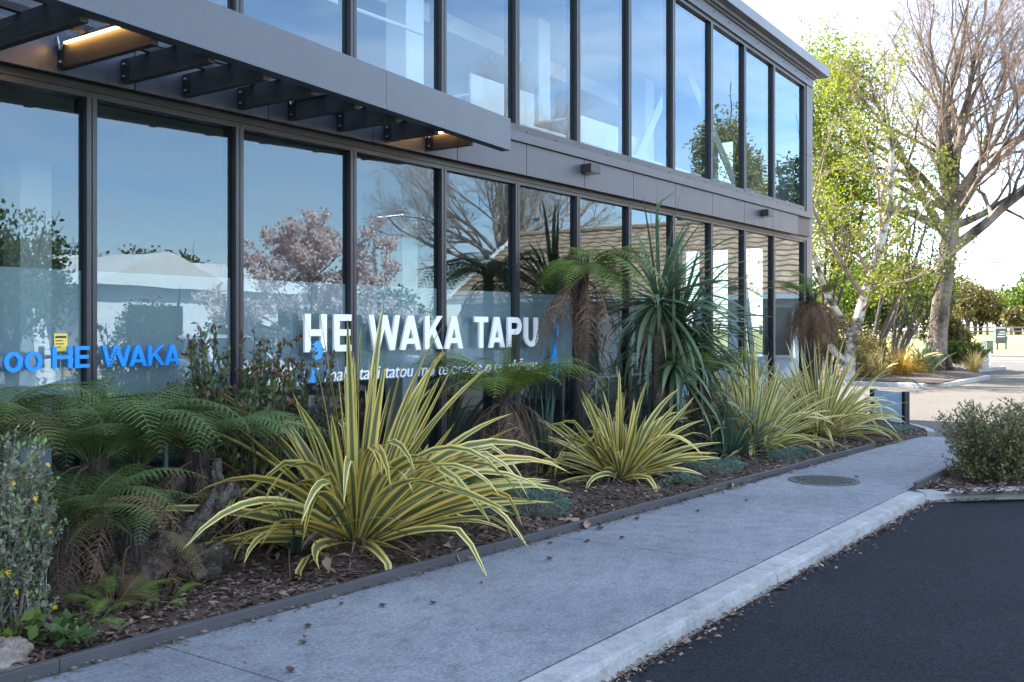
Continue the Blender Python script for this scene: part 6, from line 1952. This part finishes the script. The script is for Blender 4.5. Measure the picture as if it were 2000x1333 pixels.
for (a, b, z0, z1) in ((-8.0, -6.2, .8, 2.1), (-4.6, -3.7, 0.0, 2.1), (-2.4, -.4, .8, 2.1), (.8, 2.4, .8, 2.1)):
    m = MB(); m.box(26.73, 26.79, a - .08, b + .08, z0 - .08, z1 + .08); w_ = m.build('window', 'white_paint', h2, wp=True)
    m = MB(); m.box(26.715, 26.729, a, b, z0, z1); m.build('glazing', 'dark_window', w_)

bl = thing('blossom_tree', 'pale pink blossom tree across the car park', 'tree', (18.3, -7.6, ASPH))
SBl = [dict(), dict(n=12, angle=62, ratio=.98, segs=7, trop=.01, jit=.14, start=.35, rr=.5, rmin=.02, taper=.3), dict(n=(7, 8), angle=45, ratio=.5, segs=4, trop=.02, jit=.16, start=.2, rr=.5, rmin=.01, taper=.4), dict(n=(4, 5), angle=40, ratio=.5, segs=3, trop=.0, jit=.16, start=.2, rr=.5, rmin=.005, taper=.5)]
bb = grow_tree(9, [(0, 0, -.1), (.05, 0, .7), (.0, .1, 1.5), (.1, .1, 2.3), (.1, .1, 3.0)], [.14, .11, .09, .06, .03], SBl)
put_wood(bl, bb, 2)
put_leaves(bl, bb, (1, 2, 3), 40, .085, .5, 'blossom', 5, .07, name='blossom', nmax=42000)

b2 = thing('bare_tree', 'broad leafless tree behind the tiled roof house', 'tree', (37.0, -15.5, ASPH))
for ch in [o for o in bt.children if o.name.split('.')[0] in ('trunk', 'limbs', 'twigs')]:
    c = ch.copy(); c.data = ch.data.copy(); c.data.materials.clear(); c.data.materials.append(MATS['pale_twig']); col.objects.link(c); c.parent = b2
b2.rotation_euler = (0, 0, 1.9); b2.scale = (.86, .86, .86)
G_RF = 'trees across the car park'
round_tree('garden_tree', 'dense dark green tree at the near end of the pale house', (12.6, -11.6, ASPH), 4.6, 2.6, 9000, .13, 'deep_leaf', 301, G_RF, .15, 14, .05)
round_tree('garden_tree', 'olive green tree behind the pale house roof', (31.5, -33, ASPH), 6.2, 3.6, 6000, .2, 'bronze_leaf', 302, G_RF, .18, 14, .1)
round_tree('garden_tree', 'green tree behind the pale house ridge', (26.0, -33, ASPH), 6.0, 3.6, 6000, .2, 'deep_leaf', 303, G_RF, .18, 14, .1)
round_tree('garden_tree', 'dark rounded tree beyond the tiled house', (54.2, -7.4, ASPH), 13.0, 2.1, 9000, .22, 'conifer_leaf', 304, G_RF, .3, 18, .05)
round_tree('garden_tree', 'dark shrubby tree between the two houses', (26.0, -11.8, ASPH), 3.2, 2.0, 6000, .12, 'deep_leaf', 305, G_RF, .1, 12, .05)
round_tree('garden_tree', 'light green shrub beside the pale house bay', (18.6, -11.0, ASPH), 2.0, 1.1, 4500, .1, 'bright_leaf', 307, G_RF, .06, 10, .05)
round_tree('garden_tree', 'round green shrub at the pale house corner', (15.3, -10.4, ASPH), 2.4, 1.2, 4500, .1, 'deep_leaf', 308, G_RF, .06, 10, .05)
round_tree('garden_tree', 'leafy shrub in front of the pale house deck', (21.5, -11.2, ASPH), 2.3, 1.2, 4500, .1, 'bright_leaf', 306, G_RF, .06, 10, .05)
pl = thing('poplar_tree', 'cluster of upright poplars beyond the tiled house', 'tree', (66, -16.5, ASPH))
for k, (dx, dy, h, r_) in enumerate(((0, 0, 21.0, .75), (.8, .9, 18.5, .8), (-.8, -1.1, 20.0, .8), (1.7, 1.9, 13.5, .9), (-1.5, -2.0, 12.5, .9))):
    m = MB(); m.tube([(dx, dy, 0), (dx, dy, h * .9)], [.2, .04], 6); m.build('trunk', 'grey_bark', pl)
    leaf_ball(pl, (dx, dy, h * .58), (r_, r_, h * .43), 4200, .24, 'poplar_leaf', 400 + k, lumps=22)


def make_car(label, loc, rz, paint):
    c = thing('parked_car', label, 'car', loc, 'cars parked across the car park', rz)
    # side profile lofted over widths; x forward
    def loft(prof, w0, w1, name, mat, z_t):
        m = MB(); n = len(prof)
        vs = []
        for s in (-1, 1):
            for (px, pz) in prof:
                w = w0 + (w1 - w0) * max(0, min(1, (pz - z_t[0]) / (z_t[1] - z_t[0])))
                vs.append((px, s * w, pz))
        m.add(vs, [tuple(range(n)), tuple(range(2 * n - 1, n - 1, -1))] + [(i, (i + 1) % n, n + (i + 1) % n, n + i) for i in range(n)])
        return m.build(name, mat, c, bevel=.03)
    loft([(-2.1, .32), (2.12, .30), (2.18, .55), (2.05, .78), (1.1, .93), (-1.95, .98), (-2.15, .8)], .86, .82, 'body', paint, (.3, .98))
    loft([(1.0, .90), (.25, 1.42), (-.9, 1.48), (-1.85, 1.02), (-1.9, .94)], .80, .62, 'cabin', paint, (.9, 1.48))
    m = MB()
    for s in (-1, 1):
        m.add([(.80, s * .80, .98), (.22, s * .672, 1.36), (-.35, s * .668, 1.40), (-.35, s * .80, .98)], [(0, 1, 2, 3)])
        m.add([(-.42, s * .80, .98), (-.42, s * .668, 1.40), (-.95, s * .672, 1.40), (-1.5, s * .79, 1.0)], [(0, 1, 2, 3)])
    m.build('side_glass', 'dark_window', c)
    m = MB(); m.add([(1.03, -.7, .93), (1.03, .7, .93), (.33, .58, 1.41), (.33, -.58, 1.41)], [(0, 1, 2, 3)]); m.build('windscreen', 'dark_window', c)
    for sx in (1.32, -1.3):
        for s in (-1, 1):
            m = MB(); m.tube([(sx, s * .70, .32), (sx, s * .89, .32)], .32, 18); w = m.build('wheel', 'rubber', c)
            m = MB(); m.tube([(sx, s * .885, .32), (sx, s * .90, .32)], .2, 14); m.build('rim', 'steel', w)
    for s in (-1, 1):
        m = MB(); m.box(2.06, 2.165, s * .62 - .16, s * .62 + .16, .58, .72); m.build('headlight', 'lamp_glass', c)
    m = MB(); m.box(2.1, 2.19, -.4, .4, .38, .52); m.build('grille', 'black_metal', c)
    m = MB(); m.box(2.185, 2.2, -.26, .26, .42, .53); m.build('number_plate', 'white_paint', c)
    return c


make_car('white hatchback parked facing the glass front', (14.6, -6.4, ASPH), R(100), 'car_white')
make_car('dark car parked beside the white hatchback', (17.5, -5.0, ASPH), R(75), 'car_dark')
pa = thing('pallet', 'pale timber pallet standing on edge across the car park', 'pallet', (11.6, -6.8, ASPH))
for k in range(7):
    m = MB(); m.box(-.5, .5, -.01, .01, .04 + .15 * k, .14 + .15 * k); m.build('slat', 'pallet_wood', pa)
for xx in (-.45, 0, .45):
    m = MB(); m.box(xx - .04, xx + .04, -.1, -.011, 0, 1.1); m.build('bearer', 'pallet_wood', pa)
sl = thing('street_lamp', 'slim grey street lamp standing across the car park', 'street lamp', (24.0, -10.5, ASPH), rz=.6)
m = MB(); m.tube([(0, 0, 0), (0, 0, 4.9), (.1, 0, 5.2), (1.0, 0, 5.35)], [.06, .045, .04, .03], 7); m.build('pole', 'steel', sl)
m = MB(); m.box(.95, 1.35, -.07, .07, 5.31, 5.39); m.build('lamp_head', 'steel', sl)
